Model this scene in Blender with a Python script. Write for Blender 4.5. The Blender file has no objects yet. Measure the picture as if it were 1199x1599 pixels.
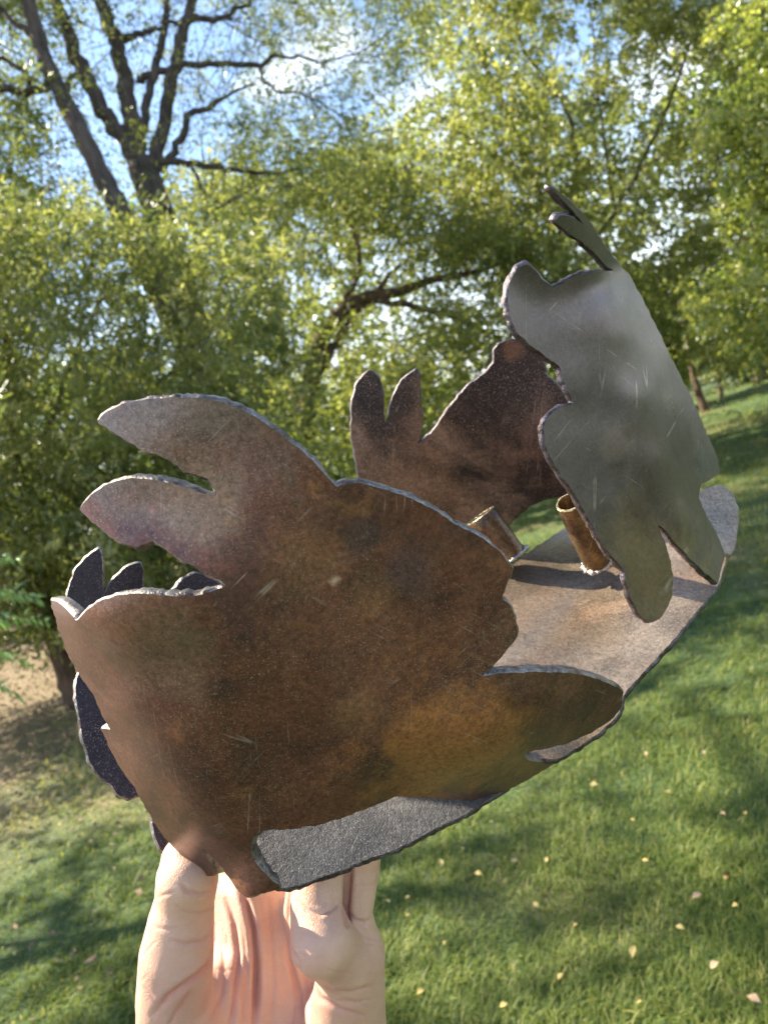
import bpy, bmesh, math, random
import numpy as np
from mathutils import Vector, Matrix
from mathutils.geometry import delaunay_2d_cdt

random.seed(7)
rng = np.random.default_rng(11)
R = math.radians
scene = bpy.context.scene
COL = scene.collection

# ------------------------------------------------------------------ camera
FPX = 1202.0                      # focal length in pixels of the 1199x1599 photograph
ROLL, PITCH = R(17.0), R(-4.8)
CAM = np.array([0.0, 0.0, 1.6])
right0 = np.array([1.0, 0, 0])
fwd = np.array([0, math.cos(PITCH), math.sin(PITCH)])
up0 = np.cross(right0, fwd)
CX = math.cos(ROLL) * right0 - math.sin(ROLL) * up0
CY = math.sin(ROLL) * right0 + math.cos(ROLL) * up0
RC = np.stack([CX, CY, -fwd], axis=1)          # columns: camera axes in the world

cam_data = bpy.data.cameras.new('camera')
cam = bpy.data.objects.new('camera', cam_data)
COL.objects.link(cam)
m = Matrix.Identity(4)
for i in range(3):
    for j in range(3):
        m[i][j] = RC[i][j]
    m[i][3] = CAM[i]
cam.matrix_world = m
cam_data.sensor_fit = 'VERTICAL'
cam_data.sensor_height = 36
cam_data.lens = 36 * FPX / 1599
cam_data.clip_start = 0.02
cam_data.clip_end = 2000
cam_data.dof.use_dof = True
cam_data.dof.focus_distance = 0.31
cam_data.dof.aperture_fstop = 17
cam_data.dof.aperture_blades = 0
scene.camera = cam

# ------------------------------------------------------------------ light
SUN_EL, SUN_AZ = 44.0, -66.0      # azimuth from the view direction, negative = left
world = bpy.data.worlds.new('World')
scene.world = world
world.use_nodes = True
nt = world.node_tree
nt.nodes.clear()
wout = nt.nodes.new('ShaderNodeOutputWorld')
wbg = nt.nodes.new('ShaderNodeBackground')
sky = nt.nodes.new('ShaderNodeTexSky')
sky.sky_type = 'NISHITA'
sky.sun_disc = False
sky.sun_elevation = R(SUN_EL)
sky.sun_rotation = R(SUN_AZ)
sky.air_density = 1.0
sky.dust_density = 0.6
sky.ozone_density = 2.0
wtc = nt.nodes.new('ShaderNodeTexCoord')
wmap = nt.nodes.new('ShaderNodeMapping')
wmap.inputs['Scale'].default_value = (1.0, 1.0, 2.2)
wmap.inputs['Location'].default_value = (0.4, 2.2, 1.1)
wno = nt.nodes.new('ShaderNodeTexNoise')
wno.inputs['Scale'].default_value = 2.6
wno.inputs['Detail'].default_value = 7
wno.inputs['Roughness'].default_value = 0.55
wr = nt.nodes.new('ShaderNodeValToRGB')
wr.color_ramp.elements[0].position = 0.58
wr.color_ramp.elements[1].position = 0.78
wmix = nt.nodes.new('ShaderNodeMix')
wmix.data_type = 'RGBA'
wmix.inputs[7].default_value = (9.0, 9.3, 9.8, 1)
nt.links.new(wtc.outputs['Generated'], wmap.inputs[0])
nt.links.new(wmap.outputs[0], wno.inputs['Vector'])
nt.links.new(wno.outputs['Fac'], wr.inputs['Fac'])
nt.links.new(wr.outputs['Color'], wmix.inputs[0])
nt.links.new(sky.outputs[0], wmix.inputs[6])
wsep = nt.nodes.new('ShaderNodeSeparateXYZ')
nt.links.new(wtc.outputs['Generated'], wsep.inputs[0])
whz = nt.nodes.new('ShaderNodeMapRange')
whz.inputs[1].default_value = 0.0
whz.inputs[2].default_value = 0.32
whz.inputs[3].default_value = 0.85
whz.inputs[4].default_value = 0.0
nt.links.new(wsep.outputs['Z'], whz.inputs[0])
wmix2 = nt.nodes.new('ShaderNodeMix')
wmix2.data_type = 'RGBA'
wmix2.inputs[7].default_value = (8.0, 8.3, 8.6, 1)
nt.links.new(whz.outputs[0], wmix2.inputs[0])
nt.links.new(wmix.outputs[2], wmix2.inputs[6])
nt.links.new(wmix2.outputs[2], wbg.inputs['Color'])
wbg.inputs['Strength'].default_value = 0.105
nt.links.new(wbg.outputs[0], wout.inputs[0])

sd = bpy.data.lights.new('sun', 'SUN')
sd.energy = 5.0
sd.angle = R(0.5)
sd.color = (1.0, 0.91, 0.73)
sun = bpy.data.objects.new('sun', sd)
COL.objects.link(sun)
sdir = Vector((math.sin(R(SUN_AZ)) * math.cos(R(SUN_EL)), math.cos(R(SUN_AZ)) * math.cos(R(SUN_EL)), math.sin(R(SUN_EL))))
sun.rotation_euler = sdir.to_track_quat('Z', 'Y').to_euler()
sun.location = (-10, 5, 20)

scene.view_settings.view_transform = 'Standard'
scene.view_settings.look = 'None'
scene.view_settings.gamma = 1
scene.view_settings.exposure = 1.85
try:
    scene.view_settings.use_curve_mapping = False
except Exception:
    pass
scene.render.engine = 'CYCLES'
scene.cycles.use_denoising = True
try:
    scene.cycles.denoiser = 'OPENIMAGEDENOISE'
except Exception:
    pass
scene.cycles.max_bounces = 7
scene.cycles.diffuse_bounces = 3
scene.cycles.glossy_bounces = 3
scene.cycles.transmission_bounces = 4
scene.cycles.caustics_reflective = False
scene.cycles.caustics_refractive = False


def cpt(px, py, d):
    """photograph pixel and depth -> camera-space point (x right, y up, z towards the viewer)"""
    return np.array([(px - 599.5) / FPX * d, (799.5 - py) / FPX * d, -d])


def c2w(p):
    return np.asarray(p) @ RC.T + CAM


def wpt(px, py, d):
    return c2w(cpt(px, py, d))


# ------------------------------------------------------------------ helpers
def new_mesh_np(name, verts, faces_flat, loop_totals, smooth=False):
    me = bpy.data.meshes.new(name)
    verts = np.asarray(verts, dtype=np.float32)
    faces_flat = np.asarray(faces_flat, dtype=np.int32)
    loop_totals = np.asarray(loop_totals, dtype=np.int32)
    me.vertices.add(len(verts))
    me.vertices.foreach_set('co', verts.ravel())
    me.loops.add(len(faces_flat))
    me.loops.foreach_set('vertex_index', faces_flat)
    me.polygons.add(len(loop_totals))
    starts = np.concatenate([[0], np.cumsum(loop_totals)[:-1]]).astype(np.int32)
    me.polygons.foreach_set('loop_start', starts)
    me.polygons.foreach_set('loop_total', loop_totals)
    if smooth:
        me.polygons.foreach_set('use_smooth', np.ones(len(loop_totals), dtype=bool))
    me.update(calc_edges=True)
    return me


def add_attr(me, name, values):
    a = me.attributes.new(name, 'FLOAT', 'POINT')
    a.data.foreach_set('value', np.asarray(values, dtype=np.float32))


def link(name, me, mats=(), parent=None, loc=None):
    """parts: mesh vertices are given in world space; the parent's location is taken off them"""
    o = bpy.data.objects.new(name, me)
    COL.objects.link(o)
    for mt in mats:
        me.materials.append(mt)
    if parent is not None:
        o.parent = parent
        o.location = -Vector(parent.location)
    if loc is not None:
        o.location = loc
    return o


def empty(name, loc, label, cat, group=None):
    o = bpy.data.objects.new(name, None)
    COL.objects.link(o)
    o.location = Vector([float(v) for v in loc])
    o.empty_display_size = 0.1
    tag(o, label, cat, group)
    return o


def tag(o, label=None, cat=None, group=None, kind=None):
    if label: o['label'] = label
    if cat: o['category'] = cat
    if group: o['group'] = group
    if kind: o['kind'] = kind
    return o


class Nodes:
    def __init__(self, name):
        self.m = bpy.data.materials.new(name)
        self.m.use_nodes = True
        self.t = self.m.node_tree
        self.t.nodes.clear()
        self.out = self.n('ShaderNodeOutputMaterial')

    def n(self, kind, **kw):
        nd = self.t.nodes.new(kind)
        for k, v in kw.items():
            setattr(nd, k, v)
        return nd

    def l(self, a, b):
        self.t.links.new(a, b)

    def noise(self, vec, scale, detail=4, rough=0.55, dist=0.0):
        nd = self.n('ShaderNodeTexNoise')
        nd.inputs['Scale'].default_value = scale
        nd.inputs['Detail'].default_value = detail
        nd.inputs['Roughness'].default_value = rough
        nd.inputs['Distortion'].default_value = dist
        self.l(vec, nd.inputs['Vector'])
        return nd.outputs['Fac']

    def ramp(self, fac, stops):
        r = self.n('ShaderNodeValToRGB')
        e = r.color_ramp.elements
        while len(e) < len(stops):
            e.new(0.5)
        for i, (p, c) in enumerate(stops):
            e[i].position = p
            e[i].color = (*c, 1) if not isinstance(c, (int, float)) else (c, c, c, 1)
        self.l(fac, r.inputs['Fac'])
        return r.outputs['Color']

    def mix(self, fac, a, b, mode='MIX'):
        nd = self.n('ShaderNodeMix', data_type='RGBA', blend_type=mode)
        for s, i in ((fac, 0), (a, 6), (b, 7)):
            if hasattr(s, 'links'):
                self.l(s, nd.inputs[i])
            elif isinstance(s, (int, float)):
                nd.inputs[i].default_value = s if i == 0 else (s, s, s, 1)
            else:
                nd.inputs[i].default_value = (*s, 1)
        return nd.outputs[2]

    def math(self, op, a, b=0.0, clamp=False):
        nd = self.n('ShaderNodeMath', operation=op, use_clamp=clamp)
        for s, i in ((a, 0), (b, 1)):
            if hasattr(s, 'links'):
                self.l(s, nd.inputs[i])
            else:
                nd.inputs[i].default_value = s
        return nd.outputs[0]

    def mapping(self, vec, scale=(1, 1, 1), rot=(0, 0, 0), loc=(0, 0, 0)):
        nd = self.n('ShaderNodeMapping')
        nd.inputs['Scale'].default_value = scale
        nd.inputs['Rotation'].default_value = rot
        nd.inputs['Location'].default_value = loc
        self.l(vec, nd.inputs['Vector'])
        return nd.outputs[0]


# ------------------------------------------------------------------ materials
def metal(name, base, patch, dark, rough=0.42, metallic=0.75, scratch=0.5, speck=(0.55, 0.45, 0.36), patch_amt=0.5,
          bump=0.25, seed=0.0, dark_amt=0.5, speck_amt=0.5, rust=None, grain=0.42, pscale=22, spots=(), coat=0.0):
    N = Nodes(name)
    tc = N.n('ShaderNodeTexCoord')
    v = N.mapping(tc.outputs['Object'], loc=(seed, seed * 1.7, seed * 0.6))
    big = N.noise(v, 16, 4, 0.6, 0.4)
    med = N.noise(v, 55, 6, 0.65, 0.5)
    fine = N.noise(v, 520, 4, 0.7)
    grit = N.noise(v, 1500, 2, 0.6)
    dk = N.ramp(N.noise(N.mapping(v, loc=(3, 1, 2)), 27, 6, 0.62, 0.8), [(0.42, 0.0), (0.60, 1.0)])
    pt = N.ramp(N.noise(N.mapping(v, loc=(7, 4, 9)), pscale, 7, 0.66, 0.9), [(0.47, 0.0), (0.64, 1.0)])
    c = N.mix(N.math('MULTIPLY', dk, dark_amt), base, dark)
    c = N.mix(N.math('MULTIPLY', pt, patch_amt), c, patch)
    if rust:
        rs = N.ramp(N.noise(N.mapping(v, loc=(1, 8, 5)), 34, 8, 0.7, 1.0), [(0.55, 0.0), (0.66, 1.0)])
        c = N.mix(N.math('MULTIPLY', rs, 0.6), c, rust)
    rspot = None
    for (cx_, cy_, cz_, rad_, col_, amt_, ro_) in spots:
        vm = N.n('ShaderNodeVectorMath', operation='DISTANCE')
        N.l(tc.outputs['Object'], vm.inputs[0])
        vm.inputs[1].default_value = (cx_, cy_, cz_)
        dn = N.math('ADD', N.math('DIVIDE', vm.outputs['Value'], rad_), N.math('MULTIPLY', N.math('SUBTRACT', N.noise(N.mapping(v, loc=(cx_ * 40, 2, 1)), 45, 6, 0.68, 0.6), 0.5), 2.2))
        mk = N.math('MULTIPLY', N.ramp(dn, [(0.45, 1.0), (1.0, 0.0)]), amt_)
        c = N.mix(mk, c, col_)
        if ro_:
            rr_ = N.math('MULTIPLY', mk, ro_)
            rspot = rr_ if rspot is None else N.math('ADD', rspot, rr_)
    # grain: broad and fine variation
    c = N.mix(1.0, c, N.ramp(med, [(0.25, 0.84), (0.75, 1.16)]), 'MULTIPLY')
    c = N.mix(1.0, c, N.ramp(fine, [(0.3, 1 - grain), (0.7, 1 + grain)]), 'MULTIPLY')
    sp = N.ramp(grit, [(0.58, 0.0), (0.68, 1.0)])
    spm = N.math('MULTIPLY', sp, N.math('MULTIPLY', N.ramp(big, [(0.35, 0.15), (0.65, 1.0)]), speck_amt))
    c = N.mix(spm, c, speck)
    # scratches: thin broken lines in three directions
    total = None
    for k, (rx, ry, rz, st_) in enumerate(((0, 0.5, 0, 2.5), (0, 1.25, 0, 4.0), (0, 2.3, 0, 2.0))):
        w = N.mapping(v, scale=(1, 1, 1), rot=(rx, ry, rz), loc=(k, k, k))
        ns = N.noise(N.mapping(w, scale=(st_, 6, 85)), 1.0, 1.0, 0.4, 0.0)
        line = N.ramp(N.math('ABSOLUTE', N.math('SUBTRACT', ns, 0.5)), [(0.0, 0.8), (0.0055, 0.0)])
        msk = N.ramp(N.noise(N.mapping(v, loc=(k * 5 + 2, 1, 3)), 45, 3, 0.6), [(0.56, 0.0), (0.68, 1.0)])
        s = N.math('MULTIPLY', line, msk)
        total = s if total is None else N.math('MAXIMUM', total, s)
    sm = N.math('MULTIPLY', total, scratch)
    c = N.mix(sm, c, (0.50, 0.42, 0.36))
    b = N.n('ShaderNodeBsdfPrincipled')
    N.l(c, b.inputs['Base Color'])
    b.inputs['Metallic'].default_value = metallic
    b.inputs['Coat Weight'].default_value = coat
    b.inputs['Coat Roughness'].default_value = 0.28
    rr = N.math('ADD', N.math('MULTIPLY', med, 0.22), rough - 0.11)
    rr = N.math('ADD', rr, N.math('MULTIPLY', pt, 0.10), clamp=True)
    if rspot is not None:
        rr = N.math('ADD', rr, rspot, clamp=True)
    N.l(rr, b.inputs['Roughness'])
    h = N.math('ADD', N.math('MULTIPLY', fine, 0.6), N.math('MULTIPLY', grit, 0.5))
    h = N.math('ADD', h, N.math('MULTIPLY', total, -0.4))
    bp = N.n('ShaderNodeBump')
    bp.inputs['Strength'].default_value = bump
    bp.inputs['Distance'].default_value = 0.0006
    N.l(h, bp.inputs['Height'])
    bp2 = N.n('ShaderNodeBump')
    bp2.inputs['Strength'].default_value = 0.15
    bp2.inputs['Distance'].default_value = 0.0008
    N.l(big, bp2.inputs['Height'])
    N.l(bp.outputs[0], bp2.inputs['Normal'])
    N.l(bp2.outputs[0], b.inputs['Normal'])
    N.l(b.outputs[0], N.out.inputs[0])
    return N.m


HOLDER_AT = wpt(800, 1000, 0.42)


def spot(px, py, d, r_px, col, amt, ro=0.0):
    p = wpt(px, py, d)                       # part meshes keep world coordinates
    return (p[0], p[1], p[2], r_px * d / FPX, col, amt, ro)


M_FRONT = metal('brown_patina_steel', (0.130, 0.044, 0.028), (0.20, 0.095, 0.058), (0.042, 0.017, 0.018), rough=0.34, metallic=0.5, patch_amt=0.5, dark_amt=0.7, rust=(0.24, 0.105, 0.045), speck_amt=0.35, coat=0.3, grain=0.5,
                spots=[spot(250, 660, .252, 190, (0.130, 0.105, 0.085), .7), spot(400, 700, .252, 100, (0.13, 0.085, 0.072), .5), spot(310, 790, .256, 80, (0.20, 0.14, 0.09), .5), spot(190, 790, .259, 42, (0.12, 0.07, 0.055), .8),
                       spot(480, 870, .262, 75, (0.20, 0.090, 0.042), .5), spot(590, 930, .266, 50, (0.22, 0.11, 0.055), .4), spot(570, 840, .260, 45, (0.055, 0.030, 0.035), .7), spot(640, 900, .266, 55, (0.06, 0.036, 0.045), .65),
                       spot(524, 908, .263, 13, (0.55, 0.36, 0.26), .8), spot(700, 1190, .298, 170, (0.42, 0.165, 0.050), .6, -.10), spot(560, 1110, .282, 50, (0.24, 0.12, 0.06), .4), spot(240, 1000, .265, 120, (0.17, 0.115, 0.07), .45)])  # wide gold spot paints the warm reflection into the lower bend
M_GREY = metal('grey_forged_steel', (0.110, 0.088, 0.085), (0.14, 0.105, 0.078), (0.062, 0.050, 0.050), rough=0.30, metallic=0.5, grain=0.18, bump=0.12, patch_amt=0.4, seed=3.3, dark_amt=0.5, speck=(0.5, 0.45, 0.4), speck_amt=0.12, scratch=.9,
               spots=[spot(1010, 900, .38, 150, (0.19, 0.135, 0.070), .8), spot(1060, 720, .385, 150, (0.070, 0.050, 0.038), .8), spot(1000, 560, .36, 80, (0.11, 0.085, 0.075), .5), spot(960, 690, .36, 40, (0.22, 0.16, 0.14), .5)])
M_BACK = metal('dark_brown_steel', (0.060, 0.034, 0.026), (0.34, 0.19, 0.12), (0.016, 0.011, 0.011), rough=0.5, metallic=0.6, pscale=11, patch_amt=0.8, seed=6.1, dark_amt=0.7, speck=(0.5, 0.38, 0.28), speck_amt=0.9,
                spots=[spot(600, 620, .50, 75, (0.022, 0.014, 0.013), .85), spot(780, 610, .505, 110, (0.030, 0.018, 0.015), .75), spot(640, 770, .52, 90, (0.26, 0.14, 0.085), .6), spot(800, 545, .50, 22, (0.20, 0.09, 0.05), .7), spot(860, 790, .52, 50, (0.02, 0.013, 0.012), .7)])
M_DARK = metal('purple_black_steel', (0.042, 0.032, 0.042), (0.06, 0.045, 0.05), (0.020, 0.016, 0.022), rough=0.6, metallic=0.5, patch_amt=0.4, seed=9.2, scratch=0.25)
M_BASE = metal('brown_grey_steel', (0.37, 0.275, 0.185), (0.38, 0.23, 0.14), (0.15, 0.115, 0.085), rough=0.30, metallic=0.6, patch_amt=0.6, seed=12.4, dark_amt=0.6, speck=(0.75, 0.62, 0.5), speck_amt=0.8)
M_ROUGH = metal('rough_mill_scale_steel', (0.100, 0.092, 0.085), (0.20, 0.185, 0.17), (0.038, 0.034, 0.031), rough=0.55, metallic=0.6, patch_amt=0.6, seed=15.0, dark_amt=0.6, bump=0.9, speck=(0.45, 0.45, 0.45), speck_amt=0.45)
M_TUBE = metal('brass_brown_tube', (0.17, 0.105, 0.055), (0.30, 0.21, 0.10), (0.05, 0.03, 0.025), rough=0.38, metallic=0.85, patch_amt=0.6, seed=18.0, dark_amt=0.7)


def edge_mat(name, light, darkc, rough=0.42):
    N = Nodes(name)
    tc = N.n('ShaderNodeTexCoord')
    v = tc.outputs['Object']
    a = N.noise(v, 90, 5, 0.7, 0.6)
    f = N.noise(v, 900, 3, 0.7)
    c = N.mix(N.ramp(a, [(0.36, 0.0), (0.62, 1.0)]), darkc, light)
    c = N.mix(1.0, c, N.ramp(f, [(0.3, 0.55), (0.7, 1.45)]), 'MULTIPLY')
    b = N.n('ShaderNodeBsdfPrincipled')
    N.l(c, b.inputs['Base Color'])
    b.inputs['Metallic'].default_value = 0.8
    b.inputs['Roughness'].default_value = rough
    bp = N.n('ShaderNodeBump')
    bp.inputs['Strength'].default_value = 0.7
    bp.inputs['Distance'].default_value = 0.0008
    N.l(N.math('ADD', a, f), bp.inputs['Height'])
    N.l(bp.outputs[0], b.inputs['Normal'])
    N.l(b.outputs[0], N.out.inputs[0])
    return N.m


M_EDGE = edge_mat('torch_cut_edge', (0.30, 0.27, 0.25), (0.10, 0.075, 0.062))
M_EDGE_DARK = edge_mat('dark_torch_cut_edge', (0.16, 0.14, 0.16), (0.05, 0.035, 0.03))
M_WELD = edge_mat('silver_weld', (0.55, 0.52, 0.48), (0.20, 0.16, 0.14), 0.35)


def leaf_mat(name, c_lo, c_mid, c_hi, trans=0.58, gloss=0.3):
    N = Nodes(name)
    at = N.n('ShaderNodeAttribute', attribute_name='tint')
    c = N.ramp(at.outputs['Fac'], [(0.0, c_lo), (0.5, c_mid), (1.0, c_hi)])
    b = N.n('ShaderNodeBsdfPrincipled')
    N.l(c, b.inputs['Base Color'])
    b.inputs['Roughness'].default_value = gloss
    b.inputs['Specular IOR Level'].default_value = 0.2 if gloss > 0.45 else 0.55
    tr = N.n('ShaderNodeBsdfTranslucent')
    c2 = N.mix(1.0, c, (1.45, 1.45, 0.75), 'MULTIPLY')
    N.l(c2, tr.inputs['Color'])
    mx = N.n('ShaderNodeMixShader')
    mx.inputs[0].default_value = trans
    N.l(b.outputs[0], mx.inputs[1]); N.l(tr.outputs[0], mx.inputs[2])
    N.l(mx.outputs[0], N.out.inputs[0])
    return N.m


L_WILLOW = leaf_mat('willow_leaf', (0.090, 0.124, 0.040), (0.205, 0.230, 0.084), (0.37, 0.37, 0.17))
L_GREEN = leaf_mat('tree_leaf', (0.087, 0.122, 0.038), (0.198, 0.222, 0.078), (0.35, 0.35, 0.15))
L_BRIGHT = leaf_mat('bright_tree_leaf', (0.080, 0.125, 0.036), (0.19, 0.235, 0.072), (0.36, 0.37, 0.13))
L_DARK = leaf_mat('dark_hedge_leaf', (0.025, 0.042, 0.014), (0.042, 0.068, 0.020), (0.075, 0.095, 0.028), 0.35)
L_GRASS = leaf_mat('grass_blade', (0.075, 0.115, 0.022), (0.160, 0.200, 0.038), (0.38, 0.33, 0.12), 0.4, 0.5)
L_FERN = leaf_mat('sumac_leaf', (0.08, 0.17, 0.04), (0.16, 0.28, 0.08), (0.30, 0.42, 0.16), 0.4, 0.3)


def simple_mat(name, c1, c2, scale, rough=0.85, bump=0.5, stretch=(1, 1, 1), dist=0.01):
    N = Nodes(name)
    tc = N.n('ShaderNodeTexCoord')
    v = N.mapping(tc.outputs['Object'], scale=stretch)
    a = N.noise(v, scale, 6, 0.65, 0.5)
    c = N.ramp(a, [(0.35, c1), (0.68, c2)])
    b = N.n('ShaderNodeBsdfPrincipled')
    N.l(c, b.inputs['Base Color'])
    b.inputs['Roughness'].default_value = rough
    bp = N.n('ShaderNodeBump')
    bp.inputs['Strength'].default_value = bump
    bp.inputs['Distance'].default_value = dist
    N.l(a, bp.inputs['Height'])
    N.l(bp.outputs[0], b.inputs['Normal'])
    N.l(b.outputs[0], N.out.inputs[0])
    return N.m


M_BARK = simple_mat('grey_bark', (0.035, 0.027, 0.023), (0.12, 0.092, 0.078), 14, 0.9, 0.9, (1, 1, 0.25), 0.03)
M_BARK_BROWN = simple_mat('brown_bark', (0.05, 0.030, 0.018), (0.15, 0.095, 0.06), 14, 0.9, 0.9, (1, 1, 0.25), 0.03)
M_FALLEN = simple_mat('yellow_fallen_leaf', (0.45, 0.30, 0.08), (0.62, 0.48, 0.18), 30, 0.6, 0.2)
M_FALLEN_TAN = simple_mat('tan_fallen_leaf', (0.32, 0.19, 0.10), (0.50, 0.36, 0.22), 30, 0.7, 0.2)
M_LITTER = simple_mat('dry_leaf_litter', (0.10, 0.055, 0.03), (0.34, 0.22, 0.13), 9, 0.8, 0.2)


def skin_mat():
    N = Nodes('skin')
    tc = N.n('ShaderNodeTexCoord')
    v = tc.outputs['Object']
    at = N.n('ShaderNodeAttribute', attribute_name='pink')
    big = N.noise(v, 60, 5, 0.6, 0.4)
    c = N.ramp(at.outputs['Fac'], [(0.0, (0.61, 0.385, 0.27)), (0.6, (0.56, 0.325, 0.25)), (1.0, (0.52, 0.22, 0.17))])
    c = N.mix(1.0, c, N.ramp(big, [(0.3, (0.93, 0.86, 0.83)), (0.7, (1.06, 1.06, 1.05))]), 'MULTIPLY')
    # fine palm lines, all running roughly along the hand
    w = N.mapping(v, scale=(260, 130, 40), rot=(0.1, 0.25, 0))
    ln = N.noise(w, 1.0, 5, 0.62, 0.5)
    fine = N.noise(v, 1600, 2, 0.6)
    vo = N.n('ShaderNodeTexVoronoi', feature='DISTANCE_TO_EDGE')
    vo.inputs['Scale'].default_value = 700
    N.l(v, vo.inputs['Vector'])
    h = N.math('ADD', N.math('MULTIPLY', ln, 0.45), N.math('MULTIPLY', fine, 0.12))
    h = N.math('ADD', h, N.math('MULTIPLY', N.ramp(vo.outputs['Distance'], [(0.0, 0.0), (0.12, 1.0)]), 0.16))
    b = N.n('ShaderNodeBsdfPrincipled')
    N.l(c, b.inputs['Base Color'])
    b.inputs['Roughness'].default_value = 0.46
    b.inputs['Specular IOR Level'].default_value = 0.45
    b.inputs['Subsurface Weight'].default_value = 0.3
    b.inputs['Subsurface Radius'].default_value = (1.0, 0.32, 0.16)
    b.inputs['Subsurface Scale'].default_value = 0.0025
    bp = N.n('ShaderNodeBump')
    bp.inputs['Strength'].default_value = 0.5
    bp.inputs['Distance'].default_value = 0.0012
    N.l(h, bp.inputs['Height'])
    N.l(bp.outputs[0], b.inputs['Normal'])
    N.l(b.outputs[0], N.out.inputs[0])
    return N.m


M_SKIN = skin_mat()


def ground_mat():
    N = Nodes('lawn_soil')
    tc = N.n('ShaderNodeTexCoord')
    v = tc.outputs['Object']
    a = N.noise(v, 0.55, 5, 0.6, 0.3)
    f = N.noise(v, 30, 6, 0.7)
    c = N.ramp(f, [(0.3, (0.030, 0.055, 0.016)), (0.7, (0.075, 0.125, 0.030))])
    straw = N.ramp(f, [(0.3, (0.12, 0.095, 0.05)), (0.7, (0.26, 0.20, 0.10))])
    c = N.mix(N.ramp(a, [(0.52, 0.0), (0.66, 0.8)]), c, straw)
    # bare, leaf-strewn ground under the trees on the left
    sx = N.n('ShaderNodeSeparateXYZ')
    N.l(v, sx.inputs[0])
    xx = N.math('ADD', N.math('MULTIPLY', sx.outputs['X'], -1.0), N.math('ADD', N.math('MULTIPLY', sx.outputs['Y'], -0.10), -0.7))
    xx = N.math('ADD', xx, N.math('MULTIPLY', N.noise(v, 0.8, 4, 0.6), 1.6))
    mk = N.ramp(N.math('MULTIPLY', xx, 0.3), [(0.60, 0.0), (1.0, 0.85)])
    lit = N.ramp(f, [(0.3, (0.10, 0.06, 0.035)), (0.7, (0.30, 0.21, 0.12))])
    c = N.mix(mk, c, lit)
    b = N.n('ShaderNodeBsdfPrincipled')
    N.l(c, b.inputs['Base Color'])
    b.inputs['Roughness'].default_value = 0.9
    bp = N.n('ShaderNodeBump')
    bp.inputs['Strength'].default_value = 0.8
    bp.inputs['Distance'].default_value = 0.03
    N.l(f, bp.inputs['Height'])
    N.l(bp.outputs[0], b.inputs['Normal'])
    N.l(b.outputs[0], N.out.inputs[0])
    return N.m


# ------------------------------------------------------------------ ground
def gz(x, y):
    x = np.asarray(x, float); y = np.asarray(y, float)
    return 0.05 * np.sin(x * 0.35 + 1.0) * np.cos(y * 0.28) + 0.018 * np.sin(x * 1.3 + y * 0.9) \
        + 0.02 * np.clip(y - 8, 0, 60) * np.clip((x + 2) / 10, 0, 1)


def grid_coords():
    a = np.concatenate([[-400, -200, -100, -60], np.arange(-40, 40.1, 0.8), [60, 100, 200, 400]])
    return a


ga = grid_coords()
GX, GY = np.meshgrid(ga, ga)
gv = np.stack([GX.ravel(), GY.ravel(), gz(GX, GY).ravel()], 1)
nG = len(ga)
idx = np.arange(nG * nG).reshape(nG, nG)
q = np.stack([idx[:-1, :-1], idx[:-1, 1:], idx[1:, 1:], idx[1:, :-1]], -1).reshape(-1, 4)
gme = new_mesh_np('lawn', gv, q.ravel(), np.full(len(q), 4), True)
tag(link('lawn', gme, [ground_mat()]), 'mown lawn with dappled sun and straw coloured patches', kind='structure')


# ------------------------------------------------------------------ grass
def build_grass(n):
    # blades are denser near the place where the person stands, thinner farther off
    r = 1.3 * (26 / 1.3) ** rng.random(n)
    az = rng.uniform(R(-50), R(44), n)
    x = r * np.sin(az); y = r * np.cos(az)
    clump = np.sin(x * 3.1 + 1.7 * np.sin(y * 2.3)) * np.cos(y * 2.7 + 1.3 * np.sin(x * 1.9)) + 0.6 * np.sin(x * 9 + y * 5) * np.cos(y * 8 - x * 3)
    left = np.clip((-x - 0.10 * y - 1.4) / 1.6, 0, 1)
    keep = rng.random(n) > left * 0.80
    x, y, r, clump, left = x[keep], y[keep], r[keep], clump[keep], left[keep]
    n = len(x)
    z = gz(x, y)
    h = rng.uniform(0.018, 0.048, n) * (1 + 0.35 * clump) * (1 - 0.4 * left) * (1 + r * 0.02)
    w = rng.uniform(0.0018, 0.0036, n) * (0.7 + r * 0.25)
    a = rng.uniform(0, 2 * math.pi, n)
    bend = rng.uniform(0.5, 1.7, n) * h
    la = a + rng.normal(0, 0.6, n)
    flow = 1.2 * np.sin(x * 0.9 + y * 0.5)
    la = np.where(rng.random(n) < 0.5, flow + rng.normal(0, 0.7, n), la)
    px, py = -np.sin(la), np.cos(la)
    base = np.stack([x, y, z - 0.004], 1)
    side = np.stack([px * w / 2, py * w / 2, np.zeros(n)], 1)
    mid = base + np.stack([np.cos(la) * bend * 0.3, np.sin(la) * bend * 0.3, h * 0.62], 1)
    tip = base + np.stack([np.cos(la) * bend, np.sin(la) * bend, h * rng.uniform(0.6, 1.0, n)], 1)
    V = np.stack([base - side, base + side, mid + side * 0.8, mid - side * 0.8, tip], 1).reshape(-1, 3)
    o = np.arange(n)[:, None] * 5
    quad = (o + np.array([[0, 1, 2, 3]]))
    tri = (o + np.array([[3, 2, 4]]))
    flat = np.concatenate([quad, tri], 1).ravel()
    tot = np.tile([4, 3], n)
    me = new_mesh_np('grass', V, flat, tot)
    patch = np.sin(x * 0.9 + 2.1 * np.sin(y * 0.55)) * np.sin(y * 1.1 + 1.5 * np.sin(x * 0.6 + 1))
    t = np.clip(rng.normal(0.32, 0.18, n) + 0.42 * np.clip(patch, 0, 1) ** 1.5 + 0.25 * left + (rng.random(n) < 0.07) * 0.5, 0, 1)
    add_attr(me, 'tint', np.repeat(t, 5))
    return me


tag(link('grass', build_grass(300000), [L_GRASS]), 'short mown green grass over the sloping lawn', 'grass', kind='stuff')


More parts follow.
